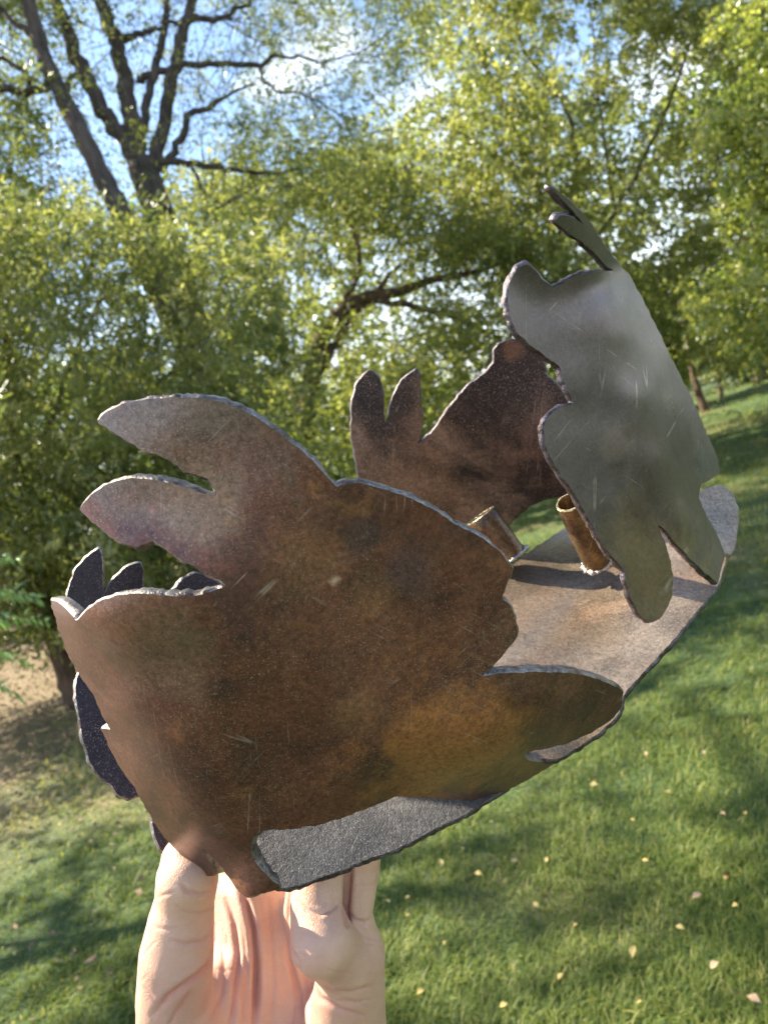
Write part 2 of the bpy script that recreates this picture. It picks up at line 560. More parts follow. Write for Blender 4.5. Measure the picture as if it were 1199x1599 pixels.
# ------------------------------------------------------------------ leaves
def leaf_mesh(name, C, D, L, W, T, droop=None):
    """C centres (n,3), D directions (n,3), L lengths, W widths, T tints: one folded four-point blade each"""
    n = len(C)
    D = D / np.linalg.norm(D, axis=1, keepdims=True)
    rnd = rng.normal(size=(n, 3))
    S = np.cross(D, rnd)
    S /= np.linalg.norm(S, axis=1, keepdims=True) + 1e-9
    Nn = np.cross(S, D)
    L = L[:, None]; W = W[:, None]
    a = C - D * L / 2
    t = C + D * L / 2 - Nn * L * 0.12
    l = C - S * W / 2 + Nn * W * 0.18 - D * L * 0.05
    r = C + S * W / 2 + Nn * W * 0.18 - D * L * 0.05
    V = np.stack([a, l, t, r], 1).reshape(-1, 3)
    o = np.arange(n)[:, None] * 4
    flat = np.concatenate([o + np.array([[0, 2, 1]]), o + np.array([[0, 3, 2]])], 1).ravel()
    me = new_mesh_np(name, V, flat, np.full(2 * n, 3))
    add_attr(me, 'tint', np.repeat(np.clip(T, 0, 1), 4))
    return me


def inside_poly(px, py, poly):
    poly = np.asarray(poly, float)
    x0, y0 = poly[:, 0], poly[:, 1]
    x1, y1 = np.roll(x0, -1), np.roll(y0, -1)
    c = np.zeros(len(px), bool)
    for a, b, cc, d in zip(x0, y0, x1, y1):
        if b == d: continue
        hit = ((b > py) != (d > py)) & (px < (cc - a) * (py - b) / (d - b) + a)
        c ^= hit
    return c


def clump_leaves(centres, radii, per, L, W, down=0.4, tint=(0.45, 0.2), flat=0.7, sprig=True):
    """leaves in loose twiggy clumps round the given centres"""
    k = len(centres)
    # every clump is a handful of twigs, every twig carries leaves along it
    tw = 9
    nper = max(1, per // tw)
    cen = np.repeat(centres, tw, 0)
    rad = np.repeat(radii, tw)
    dirs = rng.normal(size=(len(cen), 3))
    dirs[:, 2] = dirs[:, 2] * 0.6 - down
    dirs /= np.linalg.norm(dirs, axis=1, keepdims=True)
    start = cen + rng.normal(size=cen.shape) * (rad * 0.42)[:, None] * np.array([1, 1, flat])
    ln = rad * rng.uniform(0.5, 1.1, len(cen))
    s = rng.uniform(0, 1, (len(cen), nper))
    C = start[:, None, :] + dirs[:, None, :] * (s * ln[:, None])[:, :, None]
    C += rng.normal(size=C.shape) * (L * 0.45)
    dd = dirs[:, None, :] * 0.9 + rng.normal(size=C.shape) * 0.75
    dd[:, :, 2] -= down * 0.8
    T = np.repeat(np.repeat(rng.normal(tint[0], tint[1], k), tw)[:, None], nper, 1) + rng.normal(0, 0.16, s.shape)
    C = C.reshape(-1, 3); dd = dd.reshape(-1, 3); T = T.ravel()
    n = len(C)
    return C, dd, L * rng.uniform(0.7, 1.3, n), W * rng.uniform(0.7, 1.3, n), T


def region_clumps(poly, count, d0, d1, holes=(), zmin=0.1):
    """clump centres at real distances d0..d1 from where the photographer stands"""
    poly = np.asarray(poly, float)
    out = []
    got = 0
    while got < count:
        px = rng.uniform(poly[:, 0].min(), poly[:, 0].max(), count * 2)
        py = rng.uniform(poly[:, 1].min(), poly[:, 1].max(), count * 2)
        ok = inside_poly(px, py, poly)
        for h, keep in holes:
            ok &= ~(inside_poly(px, py, h) & (rng.random(len(px)) > keep))
        d = rng.uniform(d0, d1, len(px))
        P = np.stack([(px - 599.5) / FPX * d, (799.5 - py) / FPX * d, -d], 1) @ RC.T + CAM
        ok &= P[:, 2] > gz(P[:, 0], P[:, 1]) + zmin
        P = P[ok]
        out.append(P); got += len(P)
    return np.concatenate(out)[:count]


# ------------------------------------------------------------------ limbs
def tube_np(points, radii, sides=8, wob=0.0):
    P = np.asarray(points, float)
    # Catmull-Rom refine
    def cr(A, sub=5):
        A = np.asarray(A, float)
        B = np.concatenate([[2 * A[0] - A[1]], A, [2 * A[-1] - A[-2]]])
        out = []
        for i in range(1, len(B) - 2):
            for k in range(sub):
                t = k / sub
                out.append(0.5 * (2 * B[i] + (B[i + 1] - B[i - 1]) * t + (2 * B[i - 1] - 5 * B[i] + 4 * B[i + 1] - B[i + 2]) * t * t
                                  + (-B[i - 1] + 3 * B[i] - 3 * B[i + 1] + B[i + 2]) * t ** 3))
        out.append(B[-2])
        return np.array(out)
    Q = cr(P); Rr = cr(np.asarray(radii, float)[:, None])[:, 0]
    Q = Q + rng.normal(size=Q.shape) * wob
    T = np.gradient(Q, axis=0)
    T /= np.linalg.norm(T, axis=1, keepdims=True) + 1e-12
    up = np.array([0.3, 0.9, 0.2])
    U = np.cross(T, up); U /= np.linalg.norm(U, axis=1, keepdims=True) + 1e-12
    Vv = np.cross(T, U)
    an = np.linspace(0, 2 * math.pi, sides, endpoint=False)
    ring = (np.cos(an)[None, :, None] * U[:, None, :] + np.sin(an)[None, :, None] * Vv[:, None, :])
    bump = 1 + 0.06 * rng.normal(size=(len(Q), sides, 1))
    V = Q[:, None, :] + ring * Rr[:, None, None] * bump
    V = V.reshape(-1, 3)
    m_ = len(Q)
    i = np.arange(m_ - 1)[:, None] * sides
    j = np.arange(sides)[None, :]
    j2 = (j + 1) % sides
    F = np.stack([i + j, i + j2, i + sides + j2, i + sides + j], -1).reshape(-1, 4)
    return V, F


def merge_tubes(name, tubes, mats, parent):
    vs, fs, o = [], [], 0
    for V, F in tubes:
        vs.append(V); fs.append(F + o); o += len(V)
    V = np.concatenate(vs); F = np.concatenate(fs)
    me = new_mesh_np(name, V, F.ravel(), np.full(len(F), 4), True)
    return link(name, me, mats, parent)


def twig_tubes(path, r0, n, ln, level=1):
    """side twigs growing off a limb path"""
    out = []
    P = np.asarray(path)
    for _ in range(n):
        t = random.uniform(0.25, 1.0) * (len(P) - 1)
        i = min(int(t), len(P) - 2)
        s = P[i] + (P[i + 1] - P[i]) * (t - i)
        ax = P[i + 1] - P[i]; ax = ax / (np.linalg.norm(ax) + 1e-9)
        d = ax * 0.6 + rng.normal(size=3) * 0.7
        d /= np.linalg.norm(d)
        L = ln * random.uniform(0.5, 1.2)
        pts = [s]
        for k in range(3):
            d = d + rng.normal(size=3) * 0.22 + np.array([0, 0, 0.05])
            d /= np.linalg.norm(d)
            pts.append(pts[-1] + d * L / 3)
        out.append((np.array(pts), r0 * random.uniform(0.6, 1.0)))
    return out


def traced_tree(name, label, trunk_px, limbs_px, depth, bark, clumps, leafm, group=None, twigs=6, twig_len=1.0, twig_r=0.012, category='tree', thick=1.0):
    """trunk and limbs traced as pixel paths at a real depth: (px, py, radius px[, depth offset])"""
    def world(path):
        P = np.array([wpt(a[0], a[1], depth + (a[3] if len(a) > 3 else 0)) for a in path])
        r = thick * np.array([a[2] * (depth + (a[3] if len(a) > 3 else 0)) / FPX for a in path])
        return P, r
    P, r = world(trunk_px)
    # carry the trunk down into the ground
    bx, by = P[0][0], P[0][1]
    g = float(gz(bx, by))
    if P[0][2] > g:
        lean = (P[0] - P[1]); lean = lean / max(1e-6, -lean[2]) if lean[2] < 0 else np.array([0, 0, -1.0])
        h = P[0][2] - g
        foot = P[0] + np.array([lean[0] * 0.5, lean[1] * 0.5, -1.0]) * (h + 0.1)
        P = np.concatenate([[foot], [P[0] * 0.6 + foot * 0.4], P]); r = np.concatenate([[r[0] * 1.55], [r[0] * 1.1], r])
    root = empty(name, (P[0][0], P[0][1], max(g, P[0][2] * 0 + g)), label, category, group)
    V, F = tube_np(P, r, 12, 0.004)
    me = new_mesh_np('trunk', V, F.ravel(), np.full(len(F), 4), True)
    link('trunk', me, [bark], root)
    tw = []
    for lp in limbs_px:
        Q, rr = world(lp)
        V, F = tube_np(Q, rr, 9, 0.016)
        me = new_mesh_np('branch', V, F.ravel(), np.full(len(F), 4), True)
        link('branch', me, [bark], root)
        tw += twig_tubes(Q, twig_r, twigs, twig_len)
    for q_, r_ in list(tw):
        tw += twig_tubes(q_, twig_r * 0.5, 2, twig_len * 0.5)
    if tw:
        merge_tubes('twig', [tube_np(q_, np.linspace(r_, r_ * 0.3, len(q_)), 4) for q_, r_ in tw], [bark], root)['kind'] = 'stuff'
    if clumps:
        parts = [np.concatenate(z) for z in zip(*clumps)]
        link('crown', leaf_mesh('crown', *parts), [leafm], root)
    return root


# sky window in the upper left, where only thin foliage hangs
SKYHOLE = [(40, -60), (655, -60), (640, 100), (600, 200), (560, 300), (430, 330), (330, 300), (250, 330), (150, 300), (60, 230), (60, 60)]
SKYCORE = [(110, 40), (300, 20), (600, 0), (640, 100), (590, 180), (480, 270), (300, 270), (150, 240)]

# --- tree 1: big many-limbed tree, upper left
c1 = clump_leaves(region_clumps([(-260, -160), (760, -160), (640, 120), (560, 330), (300, 360), (-260, 420)], 400, 8.5, 11.5,
                                holes=[(SKYHOLE, 0.65), (SKYCORE, 0.8)]), rng.uniform(0.3, 0.75, 400), 110, 0.065, 0.020, 0.3, (0.42, 0.18))
c1b = clump_leaves(region_clumps([(-260, -300), (40, -300), (90, 60), (30, 260), (120, 420), (-260, 420)], 150, 8.0, 11.0), rng.uniform(0.35, 0.7, 150), 180, 0.085, 0.024, 0.4, (0.25, 0.15))
c1c = clump_leaves(region_clumps([(330, -100), (670, -100), (650, 90), (600, 200), (480, 310), (320, 290), (400, 150)], 110, 9.0, 11.5), rng.uniform(0.35, 0.7, 110), 135, 0.062, 0.020, 0.35, (0.35, 0.18))
traced_tree('willow_tree', 'grey-limbed tree at upper left, its bare limbs fanning up against blue sky',
            [(300, 520, 20), (262, 390, 19), (232, 285, 18), (222, 255, 16)],
            [[(230, 275, 14), (213, 235, 12), (204, 175, 10.5), (193, 115, 9.5), (180, 65, 9), (165, 20, 8), (145, -60, 6), (120, -160, 3)],
             [(238, 262, 9), (258, 190, 8), (271, 118, 7.5), (288, 58, 7), (298, 5, 6), (315, -70, 4), (330, -150, 2)],
             [(228, 285, 11), (195, 222, 10), (168, 182, 9.5), (143, 138, 9), (120, 92, 9), (108, 48, 8), (92, 15, 7), (75, -50, 5), (60, -140, 3)],
             [(245, 252, 5), (300, 255, 4), (350, 262, 3.5), (415, 270, 2), (470, 262, 1.2)],
             [(252, 265, 5), (282, 215, 4.5), (300, 180, 4), (330, 168, 3), (352, 150, 2), (400, 130, 1)],
             [(212, 125, 5), (250, 112, 4.5), (282, 103, 4), (340, 100, 3.5), (400, 102, 3), (440, 86, 2), (520, 95, 1.2), (600, 60, 0.8)],
             [(190, 60, 5), (215, 57, 4), (240, 45, 3), (300, 30, 2), (360, 32, 1.5)],
             [(215, 235, 6), (228, 180, 5.5), (240, 120, 5), (256, 60, 4.5), (262, 0, 3.5), (270, -80, 2)],
             [(300, 30, 4), (340, 28, 3), (380, 10, 2), (420, -20, 1.2)],
             [(400, 102, 2), (430, 140, 1.6), (480, 150, 1.2), (540, 185, 0.8)],
             [(145, 130, 4), (112, 115, 3.5), (105, 150, 3), (113, 170, 2)],
             [(300, 255, 2.5), (318, 300, 2), (330, 330, 1.6), (400, 290, 1.0)]],
            9.5, M_BARK, [c1, c1b, c1c], L_WILLOW, twigs=9, twig_len=1.3, twig_r=0.009, thick=1.3)

# --- tree 2: slanting double trunk at the far left
c2 = clump_leaves(region_clumps([(-320, 150), (60, 230), (120, 420), (60, 620), (-320, 620)], 130, 7.5, 9.5), rng.uniform(0.3, 0.6, 130), 170, 0.085, 0.022, 0.5, (0.38, 0.2))
traced_tree('slanting_tree', 'slanting grey trunk left of the fan of limbs, leaning up to the left',
            [(330, 620, 16), (255, 470, 15), (205, 365, 14), (172, 300, 13), (140, 235, 12), (100, 155, 11), (72, 95, 9.5), (52, 30, 9), (30, -60, 7), (0, -180, 4)],
            [[(85, 130, 5), (50, 143, 5), (0, 135, 4.5), (-60, 150, 3)], [(60, 60, 4), (20, 30, 3.5), (-30, -20, 3), (-90, -60, 2)],
             [(50, 143, 3), (30, 105, 3), (0, 90, 2.5), (-50, 60, 1.5)]],
            8.4, M_BARK, [c2], L_WILLOW, twigs=7, twig_len=1.0, twig_r=0.009, thick=1.25)

# --- tree 3: willowy foliage hanging low and lit across the left
LOWLEFT = [(-350, 330), (60, 300), (180, 330), (300, 320), (430, 330), (420, 440), (440, 600), (470, 760), (420, 860), (340, 980), (120, 1000), (60, 900), (-350, 1000)]
c3 = clump_leaves(region_clumps(LOWLEFT, 640, 5.6, 8.0, zmin=0.7), rng.uniform(0.22, 0.5, 640), 150, 0.082, 0.019, 0.55, (0.52, 0.22))
c3b = clump_leaves(region_clumps([(-300, 760), (120, 740), (420, 800), (380, 930), (200, 1000), (60, 980), (20, 1040), (-300, 1090)], 130, 6.6, 8.6, zmin=0.5), rng.uniform(0.25, 0.5, 130), 170, 0.075, 0.024, 0.5, (0.08, 0.1))
traced_tree('drooping_tree', 'low drooping tree of narrow sunlit yellow-green leaves filling the left side',
            [(118, 1095, 17), (100, 1040, 16), (80, 975, 15), (58, 915, 14), (40, 850, 12), (30, 760, 10), (20, 650, 7), (10, 520, 4)],
            [[(58, 915, 8), (120, 780, 6), (200, 660, 4.5), (290, 560, 3), (360, 480, 1.5)],
             [(40, 850, 7), (-40, 720, 6), (-100, 600, 4), (-160, 480, 2)],
             [(30, 760, 6), (90, 640, 4), (130, 520, 3), (200, 420, 1.5)]],
            7.6, M_BARK_BROWN, [c3, c3b], L_WILLOW, twigs=6, twig_len=0.9, twig_r=0.007)

# --- tree 4: dark curving stems in the middle
MID = [(330, 260), (560, 230), (760, 300), (900, 420), (930, 520), (800, 640), (420, 760), (380, 600), (330, 420)]
WHITEGAP = [(350, 370), (470, 380), (620, 330), (640, 470), (610, 560), (520, 600), (440, 570), (360, 470)]
c4 = clump_leaves(region_clumps(MID, 380, 11.0, 14.5, holes=[(WHITEGAP, 0.35), ([(400, 440), (720, 400), (720, 500), (600, 520), (540, 620), (420, 620)], 0.7)], zmin=0.8), rng.uniform(0.35, 0.8, 380), 140, 0.105, 0.036, 0.3, (0.45, 0.2))
traced_tree('curving_tree', 'dark tree in the middle whose curved stems arch over to the right',
            [(478, 640, 16), (488, 590, 15), (496, 550, 14), (512, 512, 13), (540, 480, 11), (566, 466, 10), (620, 456, 8), (680, 436, 6), (760, 420, 4), (830, 380, 2)],
            [[(500, 580, 8), (520, 545, 8), (545, 503, 7), (562, 478, 6), (590, 450, 4), (640, 400, 2)],
             [(470, 640, 7), (450, 590, 7), (440, 520, 6), (432, 470, 4), (420, 420, 2)],
             [(566, 466, 6), (640, 478, 5), (700, 492, 4), (760, 520, 2.5)],
             [(430, 480, 3.5), (400, 420, 3.5), (380, 390, 3), (355, 375, 2)],
             [(540, 480, 5), (560, 400, 4), (540, 330, 3), (500, 280, 1.5)]],
            12.5, M_BARK_BROWN, [c4], L_GREEN, twigs=9, twig_len=1.5, twig_r=0.013)

# --- tree 5: tall yellow-green tree filling the upper right
TALL = [(660, -350), (1350, -350), (1350, 450), (1180, 560), (1000, 540), (840, 420), (600, 420), (500, 330), (560, 250), (610, 200), (650, 90)]
GAPS = [([(850, 0), (960, 0), (960, 130), (860, 150)], 0.35), ([(900, 170), (1060, 150), (1080, 300), (960, 330)], 0.45),
        ([(640, 300), (720, 290), (720, 370), (640, 370)], 0.4)]
c5 = clump_leaves(region_clumps(TALL, 1000, 12.0, 16.5, holes=GAPS), rng.uniform(0.4, 0.95, 1000), 160, 0.11, 0.042, 0.35, (0.58, 0.2))
traced_tree('tall_tree', 'tall yellow-green leafy tree filling the upper right behind the holder',
            [(960, 700, 15), (925, 560, 14), (885, 440, 12), (850, 330, 10), (800, 200, 8), (740, 60, 6), (700, -60, 4), (660, -200, 2)],
            [[(900, 470, 6), (850, 420, 5), (780, 380, 4), (700, 340, 2.5), (640, 330, 1.5)],
             [(870, 380, 7), (900, 260, 6), (880, 160, 5), (820, 80, 4), (800, -20, 2)],
             [(885, 440, 6), (960, 330, 6), (1010, 240, 5), (1060, 120, 4), (1090, 0, 2)],
             [(825, 270, 5), (760, 240, 4), (700, 190, 3), (660, 160, 1.5)],
             [(960, 330, 4), (940, 200, 3.5), (930, 90, 3), (920, -20, 1.5)]],
            14.0, M_BARK, [c5], L_GREEN, twigs=10, twig_len=1.8, twig_r=0.011, thick=0.62)

# --- tree 6: brighter, rounder foliage at the right edge
RIGHTE = [(1180, -200), (1500, -200), (1500, 520), (1260, 600), (1120, 560), (1090, 470), (1130, 330), (1130, 180), (1110, 90)]
c6 = clump_leaves(region_clumps(RIGHTE, 300, 8.5, 11.0), rng.uniform(0.25, 0.6, 300), 170, 0.085, 0.050, 0.15, (0.6, 0.2))
traced_tree('bright_tree', 'bright green broad-leaved tree at the right edge of the picture',
            [(1560, 700, 18), (1500, 520, 16), (1440, 350, 13), (1380, 180, 10), (1330, 20, 6)],
            [[(1500, 520, 9), (1400, 430, 7), (1300, 380, 5), (1180, 350, 3)], [(1440, 350, 8), (1340, 240, 6), (1230, 180, 4), (1160, 160, 2)],
             [(1380, 180, 6), (1290, 80, 5), (1200, 10, 3)]],
            9.8, M_BARK_BROWN, [c6], L_BRIGHT, twigs=7, twig_len=0.8, twig_r=0.009)

# --- tree 7: sunlit bushes low right with the little brown trunk
c7 = clump_leaves(region_clumps([(900, 440), (1060, 430), (1090, 520), (1080, 590), (1030, 600), (900, 600)], 140, 18.5, 20.5, zmin=0.6), rng.uniform(0.4, 0.8, 140), 130, 0.12, 0.07, 0.1, (0.75, 0.18))
traced_tree('small_tree', 'small sunlit tree with thin brown trunk at the right edge of the lawn',
            [(1099, 638, 7), (1090, 612, 6), (1080, 575, 5), (1070, 520, 4), (1060, 470, 2)],
            [[(1085, 590, 3), (1110, 550, 2.5), (1130, 500, 1.5)], [(1078, 560, 3), (1040, 530, 2), (1000, 500, 1.2)]],
            17.5, M_BARK_BROWN, [c7], L_BRIGHT, twigs=5, twig_len=1.0, twig_r=0.01)

# --- dark hedge under the right-hand tree
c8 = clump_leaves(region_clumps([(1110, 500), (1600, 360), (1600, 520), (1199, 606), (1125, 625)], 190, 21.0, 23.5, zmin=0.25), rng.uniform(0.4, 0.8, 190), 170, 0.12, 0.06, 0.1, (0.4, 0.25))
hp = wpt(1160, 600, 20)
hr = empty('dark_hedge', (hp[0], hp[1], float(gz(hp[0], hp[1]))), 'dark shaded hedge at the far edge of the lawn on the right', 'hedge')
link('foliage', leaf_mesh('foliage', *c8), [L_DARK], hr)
for k in range(5):
    q0 = wpt(1120 + 60 * k, 600 - 12 * k, 20.3)
    g = float(gz(q0[0], q0[1]))
    V, F = tube_np([(q0[0], q0[1], g - 0.05), (q0[0] + .1, q0[1], g + 0.8), (q0[0] + .05, q0[1] + .1, g + 1.7)], [0.06, 0.05, 0.03], 6)
    link('stem', new_mesh_np('stem', V, F.ravel(), np.full(len(F), 4), True), [M_BARK_BROWN], hr)

# --- understorey behind the holder
c9 = clump_leaves(region_clumps([(-250, 560), (420, 600), (900, 560), (900, 640), (860, 700), (700, 780), (300, 900), (120, 1000), (-250, 1030)], 520, 14.5, 20.0, zmin=0.15), rng.uniform(0.4, 1.0, 520), 110, 0.15, 0.075, 0.1, (0.35, 0.25))
link('undergrowth', leaf_mesh('undergrowth', *c9), [L_BRIGHT])
tag(bpy.data.objects['undergrowth'], 'tangled green undergrowth along the far edge of the lawn', 'undergrowth', kind='stuff')


# --- far wood all round
def far_wood():
    n = 520
    az = rng.uniform(R(-75), R(75), n)
    r = rng.uniform(26, 48, n)
    x, y = r * np.sin(az), r * np.cos(az)
    z = gz(x, y) + rng.uniform(0.3, 1, n) ** 1.6 * 13
    C = np.stack([x, y, z], 1)
    return clump_leaves(C, rng.uniform(1.0, 2.3, n), 130, 0.36, 0.19, 0.15, (0.45, 0.25))


link('far_wood', leaf_mesh('far_wood', *far_wood()), [L_GREEN])
tag(bpy.data.objects['far_wood'], 'far wood of mixed green trees closing the view', 'wood', kind='stuff')

# --- the tree whose shade falls on the person and the near lawn, and trees behind
def plain_tree(loc, h, cr, n, label, name, L=0.11):
    x, y = loc
    g = float(gz(x, y))
    root = empty(name, (x, y, g), label, 'tree', None)
    V, F = tube_np([(x, y, g - .1), (x + .1, y, g + h * .25), (x - .05, y + .1, g + h * .55), (x, y, g + h * .85)], [.26, .2, .14, .05], 10)
    link('trunk', new_mesh_np('trunk', V, F.ravel(), np.full(len(F), 4), True), [M_BARK], root)
    for k in range(7):
        a = k * 2.4; z = g + h * (0.35 + 0.07 * k); l = cr * 0.75
        V, F = tube_np([(x, y, z), (x + l * .5 * math.cos(a), y + l * .5 * math.sin(a), z + .5), (x + l * math.cos(a), y + l * math.sin(a), z + 1.1)], [.09, .06, .02], 6)
        link('branch', new_mesh_np('branch', V, F.ravel(), np.full(len(F), 4), True), [M_BARK], root)
    u = rng.normal(size=(n, 3)); u /= np.linalg.norm(u, axis=1, keepdims=True)
    u *= (rng.random(n) ** 0.45)[:, None]
    C = np.array([x, y, g + h * 0.66]) + u * np.array([cr, cr, h * 0.36])
    link('crown', leaf_mesh('crown', *clump_leaves(C, rng.uniform(.5, .9, n), 170, L, L * .45, .3, (.45, .2))), [L_GREEN], root)
    return root


plain_tree((-7.8, 5.0), 12.0, 4.1, 85, 'shade tree standing out of frame to the left of the lawn', 'shade_tree')


# ------------------------------------------------------------------ fern-like sprays at left edge
leaflet_me = leaf_mesh('leaflet', np.array([[0., 0, 0]]), np.array([[1., 0, 0]]), np.array([1.0]), np.array([.27]), np.array([.6]))
leaflet_me.materials.append(L_FERN)


def sprays():
    root = None
    fr = [((-40, 925), (62, 935)), ((-60, 975), (70, 968)), ((-50, 1015), (45, 1035)), ((-60, 885), (25, 870)), ((-70, 1060), (30, 1085))]
    b0 = wpt(-420, 1130, 3.6)
    root = empty('sumac_shrub', (b0[0], b0[1], float(gz(b0[0], b0[1]))), 'small shrub with bright feathery leaflets poking in at the left edge', 'shrub')
    for (a, b) in fr:
        A = wpt(a[0], a[1], 3.3); B = wpt(b[0], b[1], 3.1)
        base = np.array(root.location)
        V, F = tube_np([base, (base + A) / 2 + np.array([0, 0, .15]), A, (A + B) / 2 + np.array([0, 0, .03]), B], [.008, .006, .004, .003, .0015], 5)
        link('stem', new_mesh_np('stem', V, F.ravel(), np.full(len(F), 4), True), [M_BARK_BROWN], root)
        n = 30
        t = np.repeat(np.linspace(0.0, 1.0, n // 2), 2)
        P = A[None] * (1 - t)[:, None] + B[None] * t[:, None] + np.array([0, 0, .03]) * (1 - (2 * t - 1) ** 2)[:, None]
        ax = (B - A) / np.linalg.norm(B - A)
        sgn = np.tile([1, -1], n // 2)[:, None]
        side = np.cross(ax, [0.2, 0.8, 0.3]); side /= np.linalg.norm(side)
        D = ax[None] * 0.45 + side[None] * sgn * 0.8 + np.array([[0, 0, -0.7]]) + rng.normal(size=(n, 3)) * .18
        D /= np.linalg.norm(D, axis=1, keepdims=True)
        Ln = rng.uniform(.08, .11, n) * (1 - .5 * t)
        for k in range(n):
            q_ = Vector(D[k]).to_track_quat('X', 'Z')
            lo = bpy.data.objects.new('leaflet', leaflet_me)
            COL.objects.link(lo)
            lo.parent = root
            lo.rotation_mode = 'QUATERNION'
            lo.rotation_quaternion = q_
            lo.scale = (Ln[k],) * 3
            lo.location = Vector(P[k] + D[k] * Ln[k] * .5) - Vector(root.location)


sprays()

# ------------------------------------------------------------------ fallen leaves
def fallen_mesh(name):
    bm = bmesh.new()
    n = 8
    L, Wd = 1.0, 0.55
    mid = []
    le = []; ri = []
    for i in range(n + 1):
        t = i / n
        w = Wd / 2 * math.sin(math.pi * t ** 0.8) * (1 - .15 * math.sin(9 * t))
        z = 0.10 * math.sin(math.pi * t) + 0.05 * t
        mid.append(bm.verts.new(((t - .5) * L, 0, z)))
        le.append(bm.verts.new(((t - .5) * L, w, z + w * .5)))
        ri.append(bm.verts.new(((t - .5) * L, -w, z + w * .4)))
    for i in range(n):
        for a in (le, ri):
            f = [mid[i], mid[i + 1], a[i + 1], a[i]] if a is ri else [mid[i], a[i], a[i + 1], mid[i + 1]]
            try: bm.faces.new(f)
            except ValueError: pass
    me = bpy.data.meshes.new(name); bm.to_mesh(me); bm.free()
    return me


fl_me = fallen_mesh('fallen_leaf'); fl_me.materials.append(M_FALLEN)
fl_me2 = fallen_mesh('fallen_leaf'); fl_me2.materials.append(M_FALLEN_TAN)


def ground_hit(px, py):
    d = np.array([(px - 599.5) / FPX, (799.5 - py) / FPX, -1.0]) @ RC.T
    t = 1.6 / -d[2]
    for _ in range(12):
        P = CAM + d * t
        t *= 1 + (P[2] - float(gz(P[0], P[1]))) / 1.6 * 0.9
    return CAM + d * t


big = [(640, 1446), (993, 1507), (607, 1421), (1175, 1125), (1130, 1290), (1165, 1287), (750, 1381), (805, 1360), (1137, 1388), (1150, 1432), (1090, 1418),
       (1065, 1468), (855, 1358), (840, 1430), (1091, 1103), (700, 1490), (900, 1465), (1010, 1362), (988, 1297), (770, 1300), (880, 1545), (1045, 1250), (1120, 1530),
       (640, 1420), (690, 1360), (725, 1340), (930, 1240), (1100, 1190), (1010, 1190), (660, 1565), (150, 1435), (45, 1350), (120, 1500), (180, 1370), (60, 1255),
       (100, 1440), (30, 1500), (190, 1300), (95, 1295), (1000, 1590), (790, 1590), (1180, 1580)]
for i, (a, b) in enumerate(big):
    P = ground_hit(a + 2, b)
    yel = random.random() < 0.62
    o = bpy.data.objects.new('fallen_leaf', fl_me if yel else fl_me2)
    COL.objects.link(o)
    s = random.uniform(0.020, 0.036)
    o.scale = (s, s, s)
    o.location = (P[0], P[1], P[2] + random.uniform(0.03, 0.045))
    o.rotation_euler = (random.uniform(-.5, .5), random.uniform(-.5, .5), random.uniform(0, 6.28))
    where = 'left of the hand, in the shade' if a < 230 else ('just right of the hand' if a < 760 else ('on the lawn far to the right' if b < 1250 else 'at the lower right of the lawn'))
    colour = 'yellow' if yel else 'tan'
    tag(o, 'small %s fallen leaf lying %s' % (colour, where), 'leaf', '%s fallen leaves %s' % (colour, where))


def litter(n):
    x = rng.uniform(-9, 5, n); y = rng.uniform(2.0, 13, n)
    p = np.clip((-x - 0.10 * y - 0.6) / 2.0, 0.012, 1) * np.clip((y - 2) / 4, 0.25, 1)
    k = rng.random(n) < p
    x, y = x[k], y[k]; n = len(x)
    C = np.stack([x, y, gz(x, y) + rng.uniform(.012, .05, n)], 1)
    D = rng.normal(size=(n, 3)); D[:, 2] *= .25
    return leaf_mesh('leaf_litter', C, D, rng.uniform(.022, .055, n), rng.uniform(.014, .032, n), rng.random(n))


tag(link('leaf_litter', litter(26000), [M_LITTER]), 'dry brown leaf litter strewn under the left-hand trees', 'leaf litter', kind='stuff')


# ------------------------------------------------------------------ the candle holder
def depth_fn(ctrl, reg=0.2):
    """smooth plate surface: thin-plate spline through (px, py, distance) stations"""
    c = np.asarray(ctrl, float)
    X = c[:, :2] / 1000.0
    y = 1.0 / c[:, 2]
    n = len(X)

    def phi(r2):
        return 0.5 * r2 * np.log(r2 + 1e-12)
    K = phi(((X[:, None] - X[None]) ** 2).sum(-1)) + 2.5e-3 * reg * np.eye(n)
    P = np.concatenate([np.ones((n, 1)), X], 1)
    A = np.block([[K, P], [P.T, np.zeros((3, 3))]])
    w = np.linalg.solve(A, np.concatenate([y, np.zeros(3)]))

    def f(px, py):
        Q = np.stack([np.ravel(px), np.ravel(py)], 1) / 1000.0
        k = phi(((Q[:, None] - X[None]) ** 2).sum(-1))
        return 1.0 / (k @ w[:n] + np.concatenate([np.ones((len(Q), 1)), Q], 1) @ w[n:])
    return f


def refine_outline(pts, step=4.0, jit=0.5, cut=0.12):
    P = np.asarray(pts, float)
    nxt = np.roll(P, -1, 0)
    Q = np.stack([P * (1 - cut) + nxt * cut, P * cut + nxt * (1 - cut)], 1).reshape(-1, 2)
    out = []
    for i in range(len(Q)):
        a, b = Q[i], Q[(i + 1) % len(Q)]
        k = max(1, int(round(np.linalg.norm(b - a) / step)))
        for j in range(k):
            out.append(a + (b - a) * j / k)
    Q = np.array(out)
    T = np.roll(Q, -1, 0) - np.roll(Q, 1, 0)
    T /= np.linalg.norm(T, axis=1, keepdims=True) + 1e-9
    Nn = np.stack([T[:, 1], -T[:, 0]], 1)
    j = rng.normal(size=len(Q)) * jit
    j = (j + np.roll(j, 1)) * 0.6
    return Q + Nn * j[:, None]


def smooth_ring(a, k=2):
    for _ in range(k):
        a = 0.5 * a + 0.25 * (np.roll(a, 1, 0) + np.roll(a, -1, 0))
    return a


